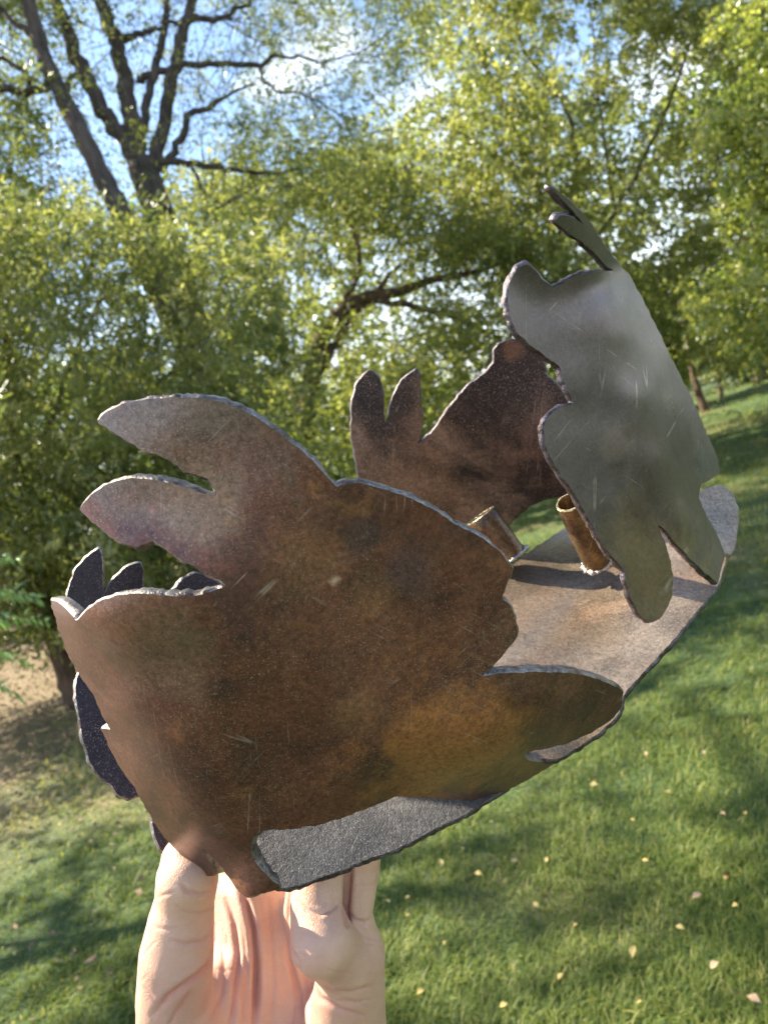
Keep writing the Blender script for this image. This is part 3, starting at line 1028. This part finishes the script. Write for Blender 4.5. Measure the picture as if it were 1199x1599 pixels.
def plate(name, outline, ctrl, mats, parent, thick=0.003, gridstep=11.0, jit=0.5, label=None, reg=0.2):
    f = depth_fn(ctrl, reg)
    B = refine_outline(outline, jit=jit)
    if np.sum(B[:, 0] * np.roll(B[:, 1], -1) - np.roll(B[:, 0], -1) * B[:, 1]) < 0:
        B = B[::-1]
    nb = len(B)
    gx, gy = np.meshgrid(np.arange(B[:, 0].min(), B[:, 0].max(), gridstep), np.arange(B[:, 1].min(), B[:, 1].max(), gridstep))
    gx[1::2] += gridstep / 2
    gx, gy = gx.ravel(), gy.ravel()
    ok = inside_poly(gx, gy, B)
    gx, gy = gx[ok], gy[ok]
    dist = np.sqrt(((np.stack([gx, gy], 1)[:, None] - B[None]) ** 2).sum(-1)).min(1)
    G = np.stack([gx, gy], 1)[dist > gridstep * 0.45]
    allp = np.concatenate([B, G])
    co, ed, fa, ov, oe, of = delaunay_2d_cdt([Vector((p[0], p[1])) for p in allp], [], [list(range(nb))], 1, 0.01)
    co = np.array([(v[0], v[1]) for v in co])
    tri = np.array([t for t in fa], dtype=int)
    # orient so the front normal faces the viewer (image y runs down)
    a, b, c = co[tri[:, 0]], co[tri[:, 1]], co[tri[:, 2]]
    ar = (b[:, 0] - a[:, 0]) * (c[:, 1] - a[:, 1]) - (b[:, 1] - a[:, 1]) * (c[:, 0] - a[:, 0])
    tri[ar > 0] = tri[ar > 0][:, ::-1]
    d = f(co[:, 0], co[:, 1])
    P = np.stack([(co[:, 0] - 599.5) / FPX * d, (799.5 - co[:, 1]) / FPX * d, -d], 1)
    fn = np.cross(P[tri[:, 1]] - P[tri[:, 0]], P[tri[:, 2]] - P[tri[:, 0]])
    vn = np.zeros_like(P)
    for k in range(3):
        np.add.at(vn, tri[:, k], fn)
    vn /= np.linalg.norm(vn, axis=1, keepdims=True) + 1e-12
    # boundary loop
    from collections import Counter
    dirs = {}
    cnt = Counter()
    for t in tri:
        for k in range(3):
            e = (t[k], t[(k + 1) % 3])
            cnt[frozenset(e)] += 1
            dirs[e] = 1
    nxt = {}
    for (u, v) in dirs:
        if cnt[frozenset((u, v))] == 1:
            nxt[u] = v
    loops = []
    left = set(nxt)
    while left:
        s = next(iter(left)); loop = [s]; left.discard(s); v = nxt[s]
        while v != s and v in left:
            loop.append(v); left.discard(v); v = nxt[v]
        loops.append(loop)
    loops.sort(key=len, reverse=True)
    loop = np.array(loops[0])
    Lp = P[loop]
    tan = np.roll(Lp, -1, 0) - np.roll(Lp, 1, 0)
    tan /= np.linalg.norm(tan, axis=1, keepdims=True) + 1e-12
    nrm = smooth_ring(vn[loop], 3)
    nrm /= np.linalg.norm(nrm, axis=1, keepdims=True)
    outw = np.cross(tan, nrm)
    outw = smooth_ring(outw, 2)
    outw /= np.linalg.norm(outw, axis=1, keepdims=True) + 1e-12
    n = len(loop)
    r1 = smooth_ring(rng.normal(size=n)[:, None], 1) * 0.00028
    r2 = smooth_ring(rng.normal(size=n)[:, None], 1) * 0.00030
    ring1 = Lp + outw * (0.0007 + r1) - nrm * 0.0007
    ring2 = Lp + outw * (0.0008 + r2) - nrm * (thick - 0.0006)
    back = P - vn * thick
    base = len(P)
    V = np.concatenate([P, back, ring1, ring2])
    faces = [tuple(t) for t in tri] + [tuple(int(x) + base for x in t[::-1]) for t in tri]
    mi = [0] * (2 * len(tri))
    o1, o2 = 2 * base, 2 * base + n
    for i in range(n):
        j = (i + 1) % n
        A, Bq = loop[i], loop[j]
        faces.append((Bq, A, o1 + i, o1 + j)); mi.append(1)
        faces.append((o1 + j, o1 + i, o2 + i, o2 + j)); mi.append(1)
        faces.append((o2 + j, o2 + i, base + A, base + Bq)); mi.append(1)
    W = c2w(V)
    flat = [int(i) for fc in faces for i in fc]
    me = new_mesh_np(name, W, flat, [len(fc) for fc in faces], True)
    me.polygons.foreach_set('material_index', np.array(mi, dtype=np.int32))
    # sharp rims
    loopset = set()
    for i in range(n):
        j = (i + 1) % n
        loopset.add(frozenset((int(loop[i]), int(loop[j]))))
        loopset.add(frozenset((int(loop[i]) + base, int(loop[j]) + base)))
    ev = np.zeros(len(me.edges) * 2, dtype=np.int32)
    me.edges.foreach_get('vertices', ev)
    ev = ev.reshape(-1, 2)
    sh = np.array([frozenset((int(u), int(v))) in loopset for u, v in ev])
    at = me.attributes.new('sharp_edge', 'BOOLEAN', 'EDGE')
    at.data.foreach_set('value', sh)
    me.update()
    o = link(name, me, mats, parent)
    if label: o['label'] = label
    return o


hb = wpt(800, 1000, 0.42)
holder = empty('candle_holder', hb, 'forged steel candle holder of bent rabbit silhouettes, held up over the lawn', 'candle holder')

FRONT = [(151, 658), (165, 643), (192, 631), (229, 623), (270, 620), (307, 621), (344, 626), (380, 640), (412, 659), (444, 682), (472, 704), (495, 727), (516, 750), (525, 760),
         (536, 755), (564, 754), (600, 764), (640, 777), (680, 797), (705, 815), (730, 828), (755, 841), (780, 861), (795, 880), (801, 890), (790, 910), (783, 936), (795, 943), (803, 960), (809, 984),
         (804, 1001), (786, 1022), (768, 1042), (748, 1056), (780, 1052), (826, 1049), (873, 1050), (908, 1053), (937, 1062), (960, 1072), (973, 1080), (971, 1101), (955, 1124), (920, 1146), (880, 1163),
         (850, 1170), (822, 1175), (817, 1182), (828, 1189), (856, 1191), (868, 1191), (820, 1220), (780, 1240), (752, 1249), (700, 1248), (660, 1246), (620, 1243), (580, 1260), (540, 1275), (500, 1288),
         (460, 1294), (412, 1296), (395, 1308), (391, 1330), (401, 1350), (420, 1369), (439, 1386), (430, 1390), (385, 1402), (372, 1392), (345, 1352), (312, 1320), (320, 1334), (333, 1353), (334, 1367),
         (322, 1367), (298, 1351), (275, 1327), (257, 1308), (235, 1275), (210, 1230), (185, 1195), (168, 1160), (157, 1136), (174, 1140), (162, 1122), (146, 1085), (126, 1056), (106, 1022), (95, 992), (86, 964), (78, 936), (91, 939), (110, 957), (120, 970),
         (135, 953), (155, 938), (188, 928), (224, 927), (270, 931), (307, 930), (334, 923), (353, 914), (344, 906), (325, 899), (302, 881), (279, 872), (252, 851), (238, 843), (215, 854), (188, 847),
         (160, 828), (137, 808), (123, 795), (142, 773), (165, 756), (197, 747), (233, 748), (266, 754), (298, 764), (321, 771), (339, 774), (337, 766), (325, 748), (307, 741), (289, 737), (270, 721),
         (247, 710), (224, 704), (201, 689), (174, 673)]
FRONT_C = [(350, 700, .252), (250, 680, .251), (150, 655, .258), (123, 795, .266), (220, 800, .259), (480, 760, .256), (640, 800, .264), (780, 900, .276), (400, 900, .258), (560, 1000, .272),
           (700, 1080, .287), (960, 1080, .335), (880, 1110, .315), (820, 1180, .322), (868, 1191, .346), (780, 1238, .342), (800, 1170, .306), (700, 1150, .291), (700, 1200, .303), (700, 1245, .326), (620, 1225, .306), (560, 1200, .290), (430, 1200, .288),
           (380, 1300, .298), (430, 1385, .305), (385, 1400, .305), (250, 1050, .270), (180, 1000, .268), (120, 965, .277), (79, 936, .300), (98, 1000, .305), (150, 1090, .305), (200, 1100, .283),
           (170, 1160, .318), (240, 1180, .290), (290, 1270, .298), (250, 1290, .325), (330, 1362, .325), (330, 1310, .303), (450, 1050, .268)]
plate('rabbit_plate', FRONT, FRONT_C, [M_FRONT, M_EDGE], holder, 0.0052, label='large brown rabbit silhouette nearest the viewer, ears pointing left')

GREYU = [(372, 1290), (400, 1370), (439, 1388), (470, 1381), (530, 1360), (570, 1343), (600, 1333), (630, 1321), (665, 1302), (700, 1284), (730, 1270), (757, 1252), (800, 1225), (760, 1190), (640, 1190), (480, 1230)]
GREYU_C = [(439, 1388, .312), (600, 1333, .322), (757, 1252, .336), (640, 1190, .352), (372, 1290, .330), (800, 1225, .346)]
plate('under_plate', GREYU, GREYU_C, [M_ROUGH, M_EDGE_DARK], holder, 0.003, label='rough dark grey plate seen through the gap under the front rabbit')

BASE = [(640, 1010), (720, 950), (790, 895), (803, 880), (826, 862), (850, 845), (880, 826), (905, 812), (960, 790), (1030, 760), (1100, 770), (1135, 850), (1132, 880), (1121, 912), (1087, 955), (1050, 1000), (1010, 1044),
        (974, 1082), (965, 1116), (938, 1142), (905, 1166), (868, 1186), (835, 1183), (700, 1190), (600, 1180)]
BASE_C = [(880, 826, .52), (803, 880, .475), (640, 1010, .41), (600, 1180, .345), (868, 1186, .338), (974, 1082, .358), (1121, 912, .408), (1100, 770, .49), (930, 960, .415), (1000, 880, .438), (860, 900, .455), (800, 1040, .375), (905, 1166, .346)]
plate('base_plate', BASE, BASE_C, [M_BASE, M_EDGE_DARK], holder, 0.003, label='curved base plate carrying the candle cups')

BACKR = [(561, 751), (555, 716), (548, 675), (549, 628), (558, 595), (576, 578), (590, 587), (598, 610), (598, 650), (602, 669), (606, 655), (611, 628), (622, 599), (640, 583), (651, 575), (656, 585), (656, 599), (656, 625),
         (660, 650), (658, 675), (652, 694), (660, 688), (675, 675), (698, 640), (727, 605), (757, 582), (772, 566), (770, 548), (778, 537), (795, 531), (815, 532), (835, 545), (850, 565), (853, 588), (870, 601), (885, 625),
         (905, 650), (935, 690), (940, 730), (920, 765), (879, 775), (850, 779), (826, 791), (797, 816), (775, 850), (750, 900), (640, 950), (560, 900), (545, 820), (568, 770)]
BACKR_C = [(575, 590, .50), (650, 590, .50), (560, 740, .51), (700, 700, .515), (800, 560, .50), (900, 700, .505), (797, 815, .53), (700, 850, .535), (600, 900, .53), (850, 770, .525), (780, 650, .51)]
plate('rabbit_plate', BACKR, BACKR_C, [M_BACK, M_EDGE_DARK], holder, 0.003, label='dark brown rabbit silhouette at the back with two upright ears')

RIGHTR = [(858, 291), (864, 293), (878, 304), (895, 318), (912, 336), (926, 354), (945, 384), (957, 402), (966, 410), (984, 432), (1000, 462), (1028, 517), (1051, 567), (1078, 617), (1092, 650), (1105, 681), (1121, 718), (1124, 738),
          (1110, 746), (1094, 755), (1091, 777), (1101, 802), (1119, 834), (1131, 864), (1127, 885), (1120, 912), (1104, 897), (1078, 874), (1051, 845), (1036, 825), (1025, 818), (1034, 838), (1047, 877), (1051, 909), (1046, 941), (1032, 964), (1014, 972),
          (998, 961), (984, 934), (976, 905), (975, 891), (950, 864), (932, 836), (913, 800), (895, 768), (877, 743), (861, 718), (850, 695), (848, 668), (859, 647), (877, 634), (896, 631), (886, 608), (877, 590), (874, 573),
          (854, 558), (831, 542), (808, 521), (796, 494), (792, 466), (796, 439), (808, 419), (822, 412), (836, 423), (850, 439), (863, 449), (877, 443), (900, 431), (932, 424), (959, 423), (945, 414), (930, 398), (912, 381), (890, 366),
          (866, 347), (872, 337), (884, 336), (896, 341), (908, 349), (912, 352), (905, 342), (893, 328), (878, 312), (866, 300)]
RIGHTR_C = [(858, 291, .300), (866, 347, .308), (900, 355, .321), (915, 345, .326), (940, 395, .346), (800, 400, .326), (850, 420, .332), (905, 410, .341)]
for t_ in (0.0, .1, .2, .4, .6, .8, 1.0, 1.2):
    for s_, dd_ in ((0, .034), (14, .018), (32, .009), (60, .003), (100, -.002), (145, -.009), (195, -.020)):
        RIGHTR_C.append((964 + 162 * t_ - .95 * s_, 414 + 490 * t_ + .32 * s_, .344 + .030 * t_ + dd_))
plate('rabbit_plate', RIGHTR, RIGHTR_C, [M_GREY, M_EDGE_DARK], holder, 0.0034, reg=0.35, label='grey rabbit silhouette bent up on the right, ears seen edge-on')

TAIL = [(1085, 770), (1124, 756), (1142, 768), (1151, 791), (1151, 818), (1149, 845), (1141, 866), (1130, 862), (1105, 850), (1070, 820)]
TAIL_C = [(1085, 770, .442), (1124, 756, .448), (1151, 800, .440), (1141, 866, .420), (1070, 820, .430)]
plate('foot_plate', TAIL, TAIL_C, [M_BASE, M_EDGE], holder, 0.003, label='rounded grey foot poking out behind the right-hand rabbit')

LEFTR = [(104, 942), (109, 912), (120, 886), (135, 869), (155, 856), (160, 868), (160, 905), (163, 928), (170, 915), (180, 901), (199, 884), (218, 878), (224, 890), (223, 925), (250, 945), (268, 926), (285, 905), (308, 893), (338, 907), (400, 960),
         (400, 1150), (330, 1300), (262, 1332), (251, 1327), (242, 1306), (237, 1274), (240, 1240), (214, 1243), (202, 1248), (184, 1241), (174, 1224), (158, 1216), (141, 1190), (129, 1152), (124, 1115), (118, 1085), (120, 1058), (140, 1030), (118, 980)]
LEFTR_C = [(155, 860, .385), (218, 880, .39), (110, 940, .385), (308, 895, .41), (400, 960, .42), (400, 1150, .405), (330, 1290, .378), (245, 1300, .366), (130, 1100, .372), (190, 1240, .366), (250, 1100, .392)]
plate('rabbit_plate', LEFTR, LEFTR_C, [M_DARK, M_EDGE], holder, 0.0028, label='purplish black rabbit silhouette on the left behind the front one')


# candle cups
def cup(base, top, r, label):
    A = cpt(*base); B = cpt(*top)
    ax = (B - A); h = np.linalg.norm(ax); ax /= h
    u = np.cross(ax, [0.1, 0.2, 1.0]); u /= np.linalg.norm(u)
    v = np.cross(ax, u)
    sides = 40
    an = np.linspace(0, 2 * math.pi, sides, endpoint=False)
    ring = np.cos(an)[:, None] * u + np.sin(an)[:, None] * v
    t = 0.0013
    prof = [(0, r), (h * .25, r), (h * .5, r * 1.005), (h * .75, r), (h - .0006, r), (h, r - .0004), (h, r - t + .0003), (h - .0006, r - t), (h * .5, r - t), (0.002, r - t), (0.002, 0.0001)]
    V = np.concatenate([A + ax * z + ring * (rr + 0.0001 * rng.normal(size=(sides, 1))) for z, rr in prof])
    F = []
    for i in range(len(prof) - 1):
        for j in range(sides):
            k = (j + 1) % sides
            F.append((i * sides + j, i * sides + k, (i + 1) * sides + k, (i + 1) * sides + j))
    mi = np.zeros(len(F), dtype=np.int32)
    mi[4 * sides:7 * sides] = 1
    me = new_mesh_np('candle_cup', c2w(V), np.array(F).ravel(), np.full(len(F), 4), True)
    me.polygons.foreach_set('material_index', mi)
    sh = me.attributes.new('sharp_face', 'BOOLEAN', 'FACE')
    sv = np.zeros(len(F), bool); sv[4 * sides:7 * sides] = True
    sh.data.foreach_set('value', sv)
    o = link('candle_cup', me, [M_TUBE, M_RIM], holder)
    o['label'] = label
    # weld beads round the foot
    vs, fs = [], []
    NS, NT = 72, 10
    ph = np.linspace(0, 2 * math.pi, NS, endpoint=False)
    lump = 1 + 0.35 * np.sin(ph * 9 + 1) * np.sin(ph * 4) + 0.25 * rng.normal(size=NS)
    lump = np.clip((lump + np.roll(lump, 1)) * .5, .35, 1.9)
    VV = []
    for i in range(NS):
        e = math.cos(ph[i]) * u + math.sin(ph[i]) * v
        for j in range(NT):
            b_ = j / NT * 2 * math.pi
            rr = .0013 * lump[i] * (1 + .15 * rng.normal())
            VV.append(A + e * (r + .0003 + math.cos(b_) * rr * 1.3) + ax * (math.sin(b_) * rr + .0002))
    FF = [(i * NT + j, i * NT + (j + 1) % NT, ((i + 1) % NS) * NT + (j + 1) % NT, ((i + 1) % NS) * NT + j) for i in range(NS) for j in range(NT)]
    wm = new_mesh_np('weld_bead', c2w(np.array(VV)), np.array(FF).ravel(), np.full(len(FF), 4), True)
    for p in wm.polygons: p.use_smooth = True
    wo = bpy.data.objects.new('weld_bead', wm); COL.objects.link(wo); wm.materials.append(M_WELD)
    wo.parent = o
    bmw = bmesh.new(); bmw.from_mesh(wm); bmesh.ops.recalc_face_normals(bmw, faces=bmw.faces); bmw.to_mesh(wm); bmw.free()
    wo.location = (0, 0, 0)
    return o


M_RIM = edge_mat('bright_cut_rim', (0.50, 0.40, 0.24), (0.24, 0.18, 0.10), 0.35)
cup((797, 872, .462), (749, 805, .462), .0103, 'candle cup leaning left, half hidden by the front rabbit')
cup((932, 878, .436), (889, 783, .412), .0077, 'upright candle cup with a bright rim, right of the other')


# ------------------------------------------------------------------ the hand
def build_hand():
    def cap(p0, p1):
        a = cpt(p0[0], p0[1], p0[2]); b = cpt(p1[0], p1[1], p1[2])
        return a, b, p0[3] * p0[2] / FPX, p1[3] * p1[2] / FPX
    chains = [
        # thumb and its root
        [(294, 1345, .338, 42), (293, 1372, .334, 48), (289, 1404, .337, 46), (283, 1440, .338, 51), (276, 1490, .339, 57), (272, 1560, .345, 58), (290, 1640, .352, 76), (330, 1760, .365, 100)],
        # thumb-side cushion running to the wrist
        [(330, 1560, .362, 50), (350, 1680, .366, 90), (380, 1820, .372, 110)],
        # palm
        [(395, 1400, .395, 40), (400, 1480, .388, 50), (405, 1580, .384, 62), (410, 1700, .380, 95), (415, 1850, .380, 105)],
        [(350, 1400, .400, 34), (360, 1480, .392, 44), (372, 1580, .386, 55)],
        [(440, 1400, .400, 38), (445, 1490, .392, 46), (450, 1600, .384, 60), (440, 1720, .380, 90)],
        # near finger, bent at its middle joint
        [(502, 1345, .340, 36), (496, 1380, .336, 40), (494, 1420, .331, 41), (502, 1472, .324, 47)],
        [(505, 1470, .325, 47), (545, 1512, .343, 47), (540, 1600, .364, 60), (500, 1740, .376, 85)],
        # next finger behind it
        [(564, 1330, .348, 32), (561, 1375, .346, 29), (556, 1425, .344, 26), (552, 1485, .346, 47)],
        [(552, 1485, .346, 47), (551, 1540, .352, 47), (540, 1600, .364, 55)],
        # the fingers folded away behind
        [(478, 1370, .378, 30), (476, 1430, .384, 33), (470, 1520, .388, 38)],
        # side of the hand
        [(530, 1600, .368, 58), (480, 1760, .378, 90)],
        # wrist and forearm, running down out of the picture
        [(420, 1850, .385, 105), (430, 2100, .40, 100), (440, 2500, .42, 110), (460, 3100, .44, 125)],
    ]
    caps = []
    for ci, ch in enumerate(chains):
        for a, b in zip(ch[:-1], ch[1:]):
            caps.append((ci,) + cap(a, b))
    lo = np.array([1e9] * 3); hi = -lo
    for _, a, b, ra, rb in caps:
        lo = np.minimum(lo, np.minimum(a - ra, b - rb)); hi = np.maximum(hi, np.maximum(a + ra, b + rb))
    lo -= .006; hi += .006
    lo[1] = max(lo[1], cpt(430, 1850, .40)[1])
    h = 0.00100
    ax_ = [np.arange(lo[i], hi[i], h) for i in range(3)]
    X, Y, Z = np.meshgrid(*ax_, indexing='ij')
    pts = np.stack([X, Y, Z], -1).reshape(-1, 3).astype(np.float32)

    def seg(pts, a, b, ra, rb):
        ab = b - a
        t = np.clip(((pts - a) @ ab) / (ab @ ab), 0, 1)
        dd = np.linalg.norm(pts - a - t[:, None] * ab, axis=1)
        return dd - (ra + (rb - ra) * t)

    per = {}
    for ci, a, b, ra, rb in caps:
        s = seg(pts, a.astype(np.float32), b.astype(np.float32), ra, rb)
        if ci in per:
            per[ci] = np.minimum(per[ci], s) - 0.0
        else:
            per[ci] = s

    def smin(a, b, k):
        hh = np.clip(0.5 + 0.5 * (b - a) / k, 0, 1)
        return b * (1 - hh) + a * hh - k * hh * (1 - hh)

    D = None
    order = [2, 3, 4, 9, 1, 10, 11, 6, 8, 0, 5, 7]
    ks = {2: 0, 3: .010, 4: .010, 9: .005, 1: .010, 10: .012, 11: .015, 6: .007, 8: .006, 0: .0035, 5: .0035, 7: .0022}
    for ci in order:
        D = per[ci] if D is None else smin(D, per[ci], ks[ci])

    F = D.reshape(X.shape)
    # surface nets
    S = F < 0
    c = S[:-1, :-1, :-1]
    corners = [(i, j, k) for i in (0, 1) for j in (0, 1) for k in (0, 1)]
    nx, ny, nz = F.shape
    cs = sum(S[i:nx - 1 + i, j:ny - 1 + j, k:nz - 1 + k].astype(np.int8) for i, j, k in corners)
    act = (cs > 0) & (cs < 8)
    ids = -np.ones(act.shape, dtype=np.int64)
    cell = np.argwhere(act)
    ids[act] = np.arange(len(cell))
    acc = np.zeros((len(cell), 3)); wsum = np.zeros(len(cell))
    for a_ in corners:
        for ax in range(3):
            if a_[ax] == 1: continue
            b_ = list(a_); b_[ax] = 1
            va = F[cell[:, 0] + a_[0], cell[:, 1] + a_[1], cell[:, 2] + a_[2]]
            vb = F[cell[:, 0] + b_[0], cell[:, 1] + b_[1], cell[:, 2] + b_[2]]
            cr = (va < 0) != (vb < 0)
            t = np.where(cr, va / (va - vb + 1e-12), 0)
            p = np.tile(np.array(a_, float), (len(cell), 1))
            p[:, ax] += t
            acc += p * cr[:, None]; wsum += cr
    V = (cell + acc / wsum[:, None]) * h + np.array([a[0] for a in ax_])
    faces = []
    for ax in range(3):
        sl0 = [slice(None)] * 3; sl1 = [slice(None)] * 3
        sl0[ax] = slice(0, -1); sl1[ax] = slice(1, None)
        s0, s1 = S[tuple(sl0)], S[tuple(sl1)]
        ch = np.argwhere(s0 != s1)
        o = [i for i in range(3) if i != ax]
        ok = (ch[:, o[0]] > 0) & (ch[:, o[1]] > 0) & (ch[:, o[0]] < act.shape[o[0]]) & (ch[:, o[1]] < act.shape[o[1]])
        ch = ch[ok]
        q = []
        for d0, d1 in ((0, 0), (1, 0), (1, 1), (0, 1)):
            e = ch.copy(); e[:, o[0]] -= d0; e[:, o[1]] -= d1
            q.append(ids[e[:, 0], e[:, 1], e[:, 2]])
        q = np.stack(q, 1)
        flip = s0[ch[:, 0], ch[:, 1], ch[:, 2]]
        if ax == 1: flip = ~flip
        q[flip] = q[flip][:, ::-1]
        faces.append(q[(q >= 0).all(1)])
    Fq = np.concatenate(faces)
    W = c2w(V)
    root_loc = wpt(430, 1780, .38)
    me = new_mesh_np('person', W - root_loc, Fq.ravel(), np.full(len(Fq), 4), True)
    # flip if inside out
    me.update()
    bmx = bmesh.new(); bmx.from_mesh(me); bmesh.ops.recalc_face_normals(bmx, faces=bmx.faces)
    for _ in range(2):
        bmesh.ops.smooth_vert(bmx, verts=bmx.verts, factor=0.5, use_axis_x=True, use_axis_y=True, use_axis_z=True)
    bmx.to_mesh(me); bmx.free()
    # one more level of smoothness, then the creases are pressed in
    tmp = bpy.data.objects.new('person_tmp', me); COL.objects.link(tmp)
    sb = tmp.modifiers.new('s', 'SUBSURF'); sb.levels = 1; sb.render_levels = 1
    bpy.context.view_layer.update()
    me2 = bpy.data.meshes.new_from_object(tmp.evaluated_get(bpy.context.evaluated_depsgraph_get()))
    bpy.data.objects.remove(tmp); me = me2; me.name = 'person'
    nv = len(me.vertices)
    co = np.zeros(nv * 3, dtype=np.float32); me.vertices.foreach_get('co', co)
    no = np.zeros(nv * 3, dtype=np.float32); me.vertices.foreach_get('normal', no)
    co = co.reshape(-1, 3).astype(float); no = no.reshape(-1, 3).astype(float)
    V = (co + root_loc - CAM) @ RC
    Nc = no @ RC
    view = -V / np.linalg.norm(V, axis=1, keepdims=True)
    face = np.clip((Nc * view).sum(1) * 2.5, 0, 1)
    ppx = V[:, 0] / -V[:, 2] * FPX + 599.5; ppy = 799.5 - V[:, 1] / -V[:, 2] * FPX
    q2 = np.stack([ppx, ppy], 1)
    dep = -V[:, 2]
    disp = np.zeros(nv); red = np.zeros(nv)

    def crease(path, w, amt, redness=.6, dmin=0.0, dmax=9.0):
        nonlocal disp, red
        P = np.asarray(path, float)
        dd = np.full(nv, 1e9); tt = np.zeros(nv)
        n_ = len(P) - 1
        for i in range(n_):
            ab = P[i + 1] - P[i]
            t = np.clip(((q2 - P[i]) @ ab) / (ab @ ab), 0, 1)
            d_ = np.linalg.norm(q2 - P[i] - t[:, None] * ab, axis=1)
            better = d_ < dd
            dd = np.where(better, d_, dd); tt = np.where(better, (i + t) / n_, tt)
        fade = np.clip(np.minimum(tt, 1 - tt) * 5, 0, 1) ** .6
        ok = (dep > dmin) & (dep < dmax)
        g_ = (np.exp(-(dd / w) ** 2) * 1.0 - 0.28 * np.exp(-((dd - w * 2.4) / (w * 1.3)) ** 2)) * fade * face * ok
        disp = disp - amt * .42 * g_
        red = np.maximum(red, .75 * redness * np.exp(-(dd / (w * 1.5)) ** 2) * fade * ok)
    TH = dict(dmax=.345)
    crease([(283, 1378), (292, 1391), (310, 1397), (330, 1394), (349, 1383)], 3.6, .0022, **TH)
    crease([(272, 1412), (288, 1424), (310, 1428), (338, 1420)], 3.2, .0009, .4, **TH)
    crease([(262, 1468), (290, 1475), (315, 1470), (337, 1457)], 3.4, .0012, .5, **TH)
    crease([(240, 1448), (262, 1452), (285, 1449)], 3.0, .0005, .3, **TH)
    crease([(334, 1492), (322, 1512), (296, 1532), (262, 1556), (236, 1590)], 4.5, .0020, .6)
    crease([(335, 1440), (336, 1465), (333, 1495)], 4.0, .0016, .6)
    crease([(300, 1545), (275, 1580), (262, 1605)], 3.4, .0008, .4)
    crease([(225, 1540), (240, 1560), (252, 1572)], 3.0, .0005, .3)
    crease([(372, 1385), (386, 1412), (396, 1450), (400, 1500), (400, 1560), (399, 1620)], 4.4, .0062, 1.0)
    crease([(547, 1345), (543, 1385), (540, 1425), (545, 1450)], 4.5, .0050, .9)
    crease([(452, 1395), (449, 1440), (456, 1485), (474, 1515)], 3.5, .0024, .6)
    crease([(352, 1400), (366, 1440), (373, 1490), (368, 1560), (358, 1620)], 3.8, .0030, .7)
    crease([(340, 1450), (350, 1500), (348, 1550), (330, 1600)], 3.4, .0012, .5)
    crease([(382, 1460), (386, 1520), (380, 1600)], 3.0, .0009, .4)
    crease([(418, 1400), (424, 1460), (428, 1530), (424, 1620)], 3.2, .0010, .4)
    crease([(440, 1430), (452, 1500), (468, 1550), (478, 1620)], 3.6, .0028, .7)
    crease([(455, 1500), (462, 1560), (452, 1620)], 3.0, .0008, .4)
    crease([(462, 1405), (480, 1422), (500, 1428), (518, 1420), (526, 1408)], 3.4, .0013, .5)
    crease([(540, 1420), (556, 1438), (572, 1440), (582, 1432)], 3.2, .0012, .5)
    crease([(464, 1486), (484, 1498), (506, 1496)], 3.0, .0005, .35)
    crease([(498, 1536), (520, 1548), (550, 1550), (586, 1538)], 3.8, .0015, .6)
    crease([(486, 1530), (500, 1558), (530, 1576), (572, 1588)], 3.8, .0016, .6)
    crease([(478, 1520), (484, 1560), (500, 1600)], 3.4, .0010, .5)
    crease([(530, 1560), (556, 1566), (580, 1560)], 3.0, .0007, .4)
    # fine random skin lines
    for _ in range(24):
        x0 = random.uniform(225, 590); y0 = random.uniform(1380, 1590)
        if 345 < x0 < 460: a0 = random.uniform(1.35, 1.8)
        elif x0 <= 345: a0 = random.choice([random.uniform(-.5, .3), random.uniform(1.9, 2.5)])
        else: a0 = random.uniform(-.4, .6)
        L_ = random.uniform(14, 40)
        b0 = a0 + random.uniform(-.4, .4)
        p1 = (x0 + math.cos(a0) * L_, y0 + math.sin(a0) * L_)
        crease([(x0, y0), p1, (p1[0] + math.cos(b0) * L_, p1[1] + math.sin(b0) * L_)], random.uniform(1.8, 2.8), random.uniform(.00015, .0004), .2)
    co = co + no * disp[:, None]
    me.vertices.foreach_set('co', co.astype(np.float32).ravel())
    me.polygons.foreach_set('use_smooth', np.ones(len(me.polygons), dtype=bool))
    me.update()
    # pinker in the palm and on the fingertips
    pk = np.zeros(nv)
    for (x, y, z, rad, a) in ((400, 1560, .33, .035, .9), (330, 1600, .32, .03, .8), (500, 1380, .30, .018, .6), (295, 1370, .3, .014, .6), (550, 1580, .31, .018, .7)):
        pk = np.maximum(pk, a * np.exp(-(np.linalg.norm(V - cpt(x, y, z), axis=1) / rad) ** 2))
    pk = pk + red
    add_attr(me, 'pink', pk)
    o = bpy.data.objects.new('person', me)
    COL.objects.link(o)
    me.materials.append(M_SKIN)
    o.location = Vector(root_loc)
    tag(o, 'bare left hand reaching up from below, thumb and fingers pinching the steel', 'person')


build_hand()
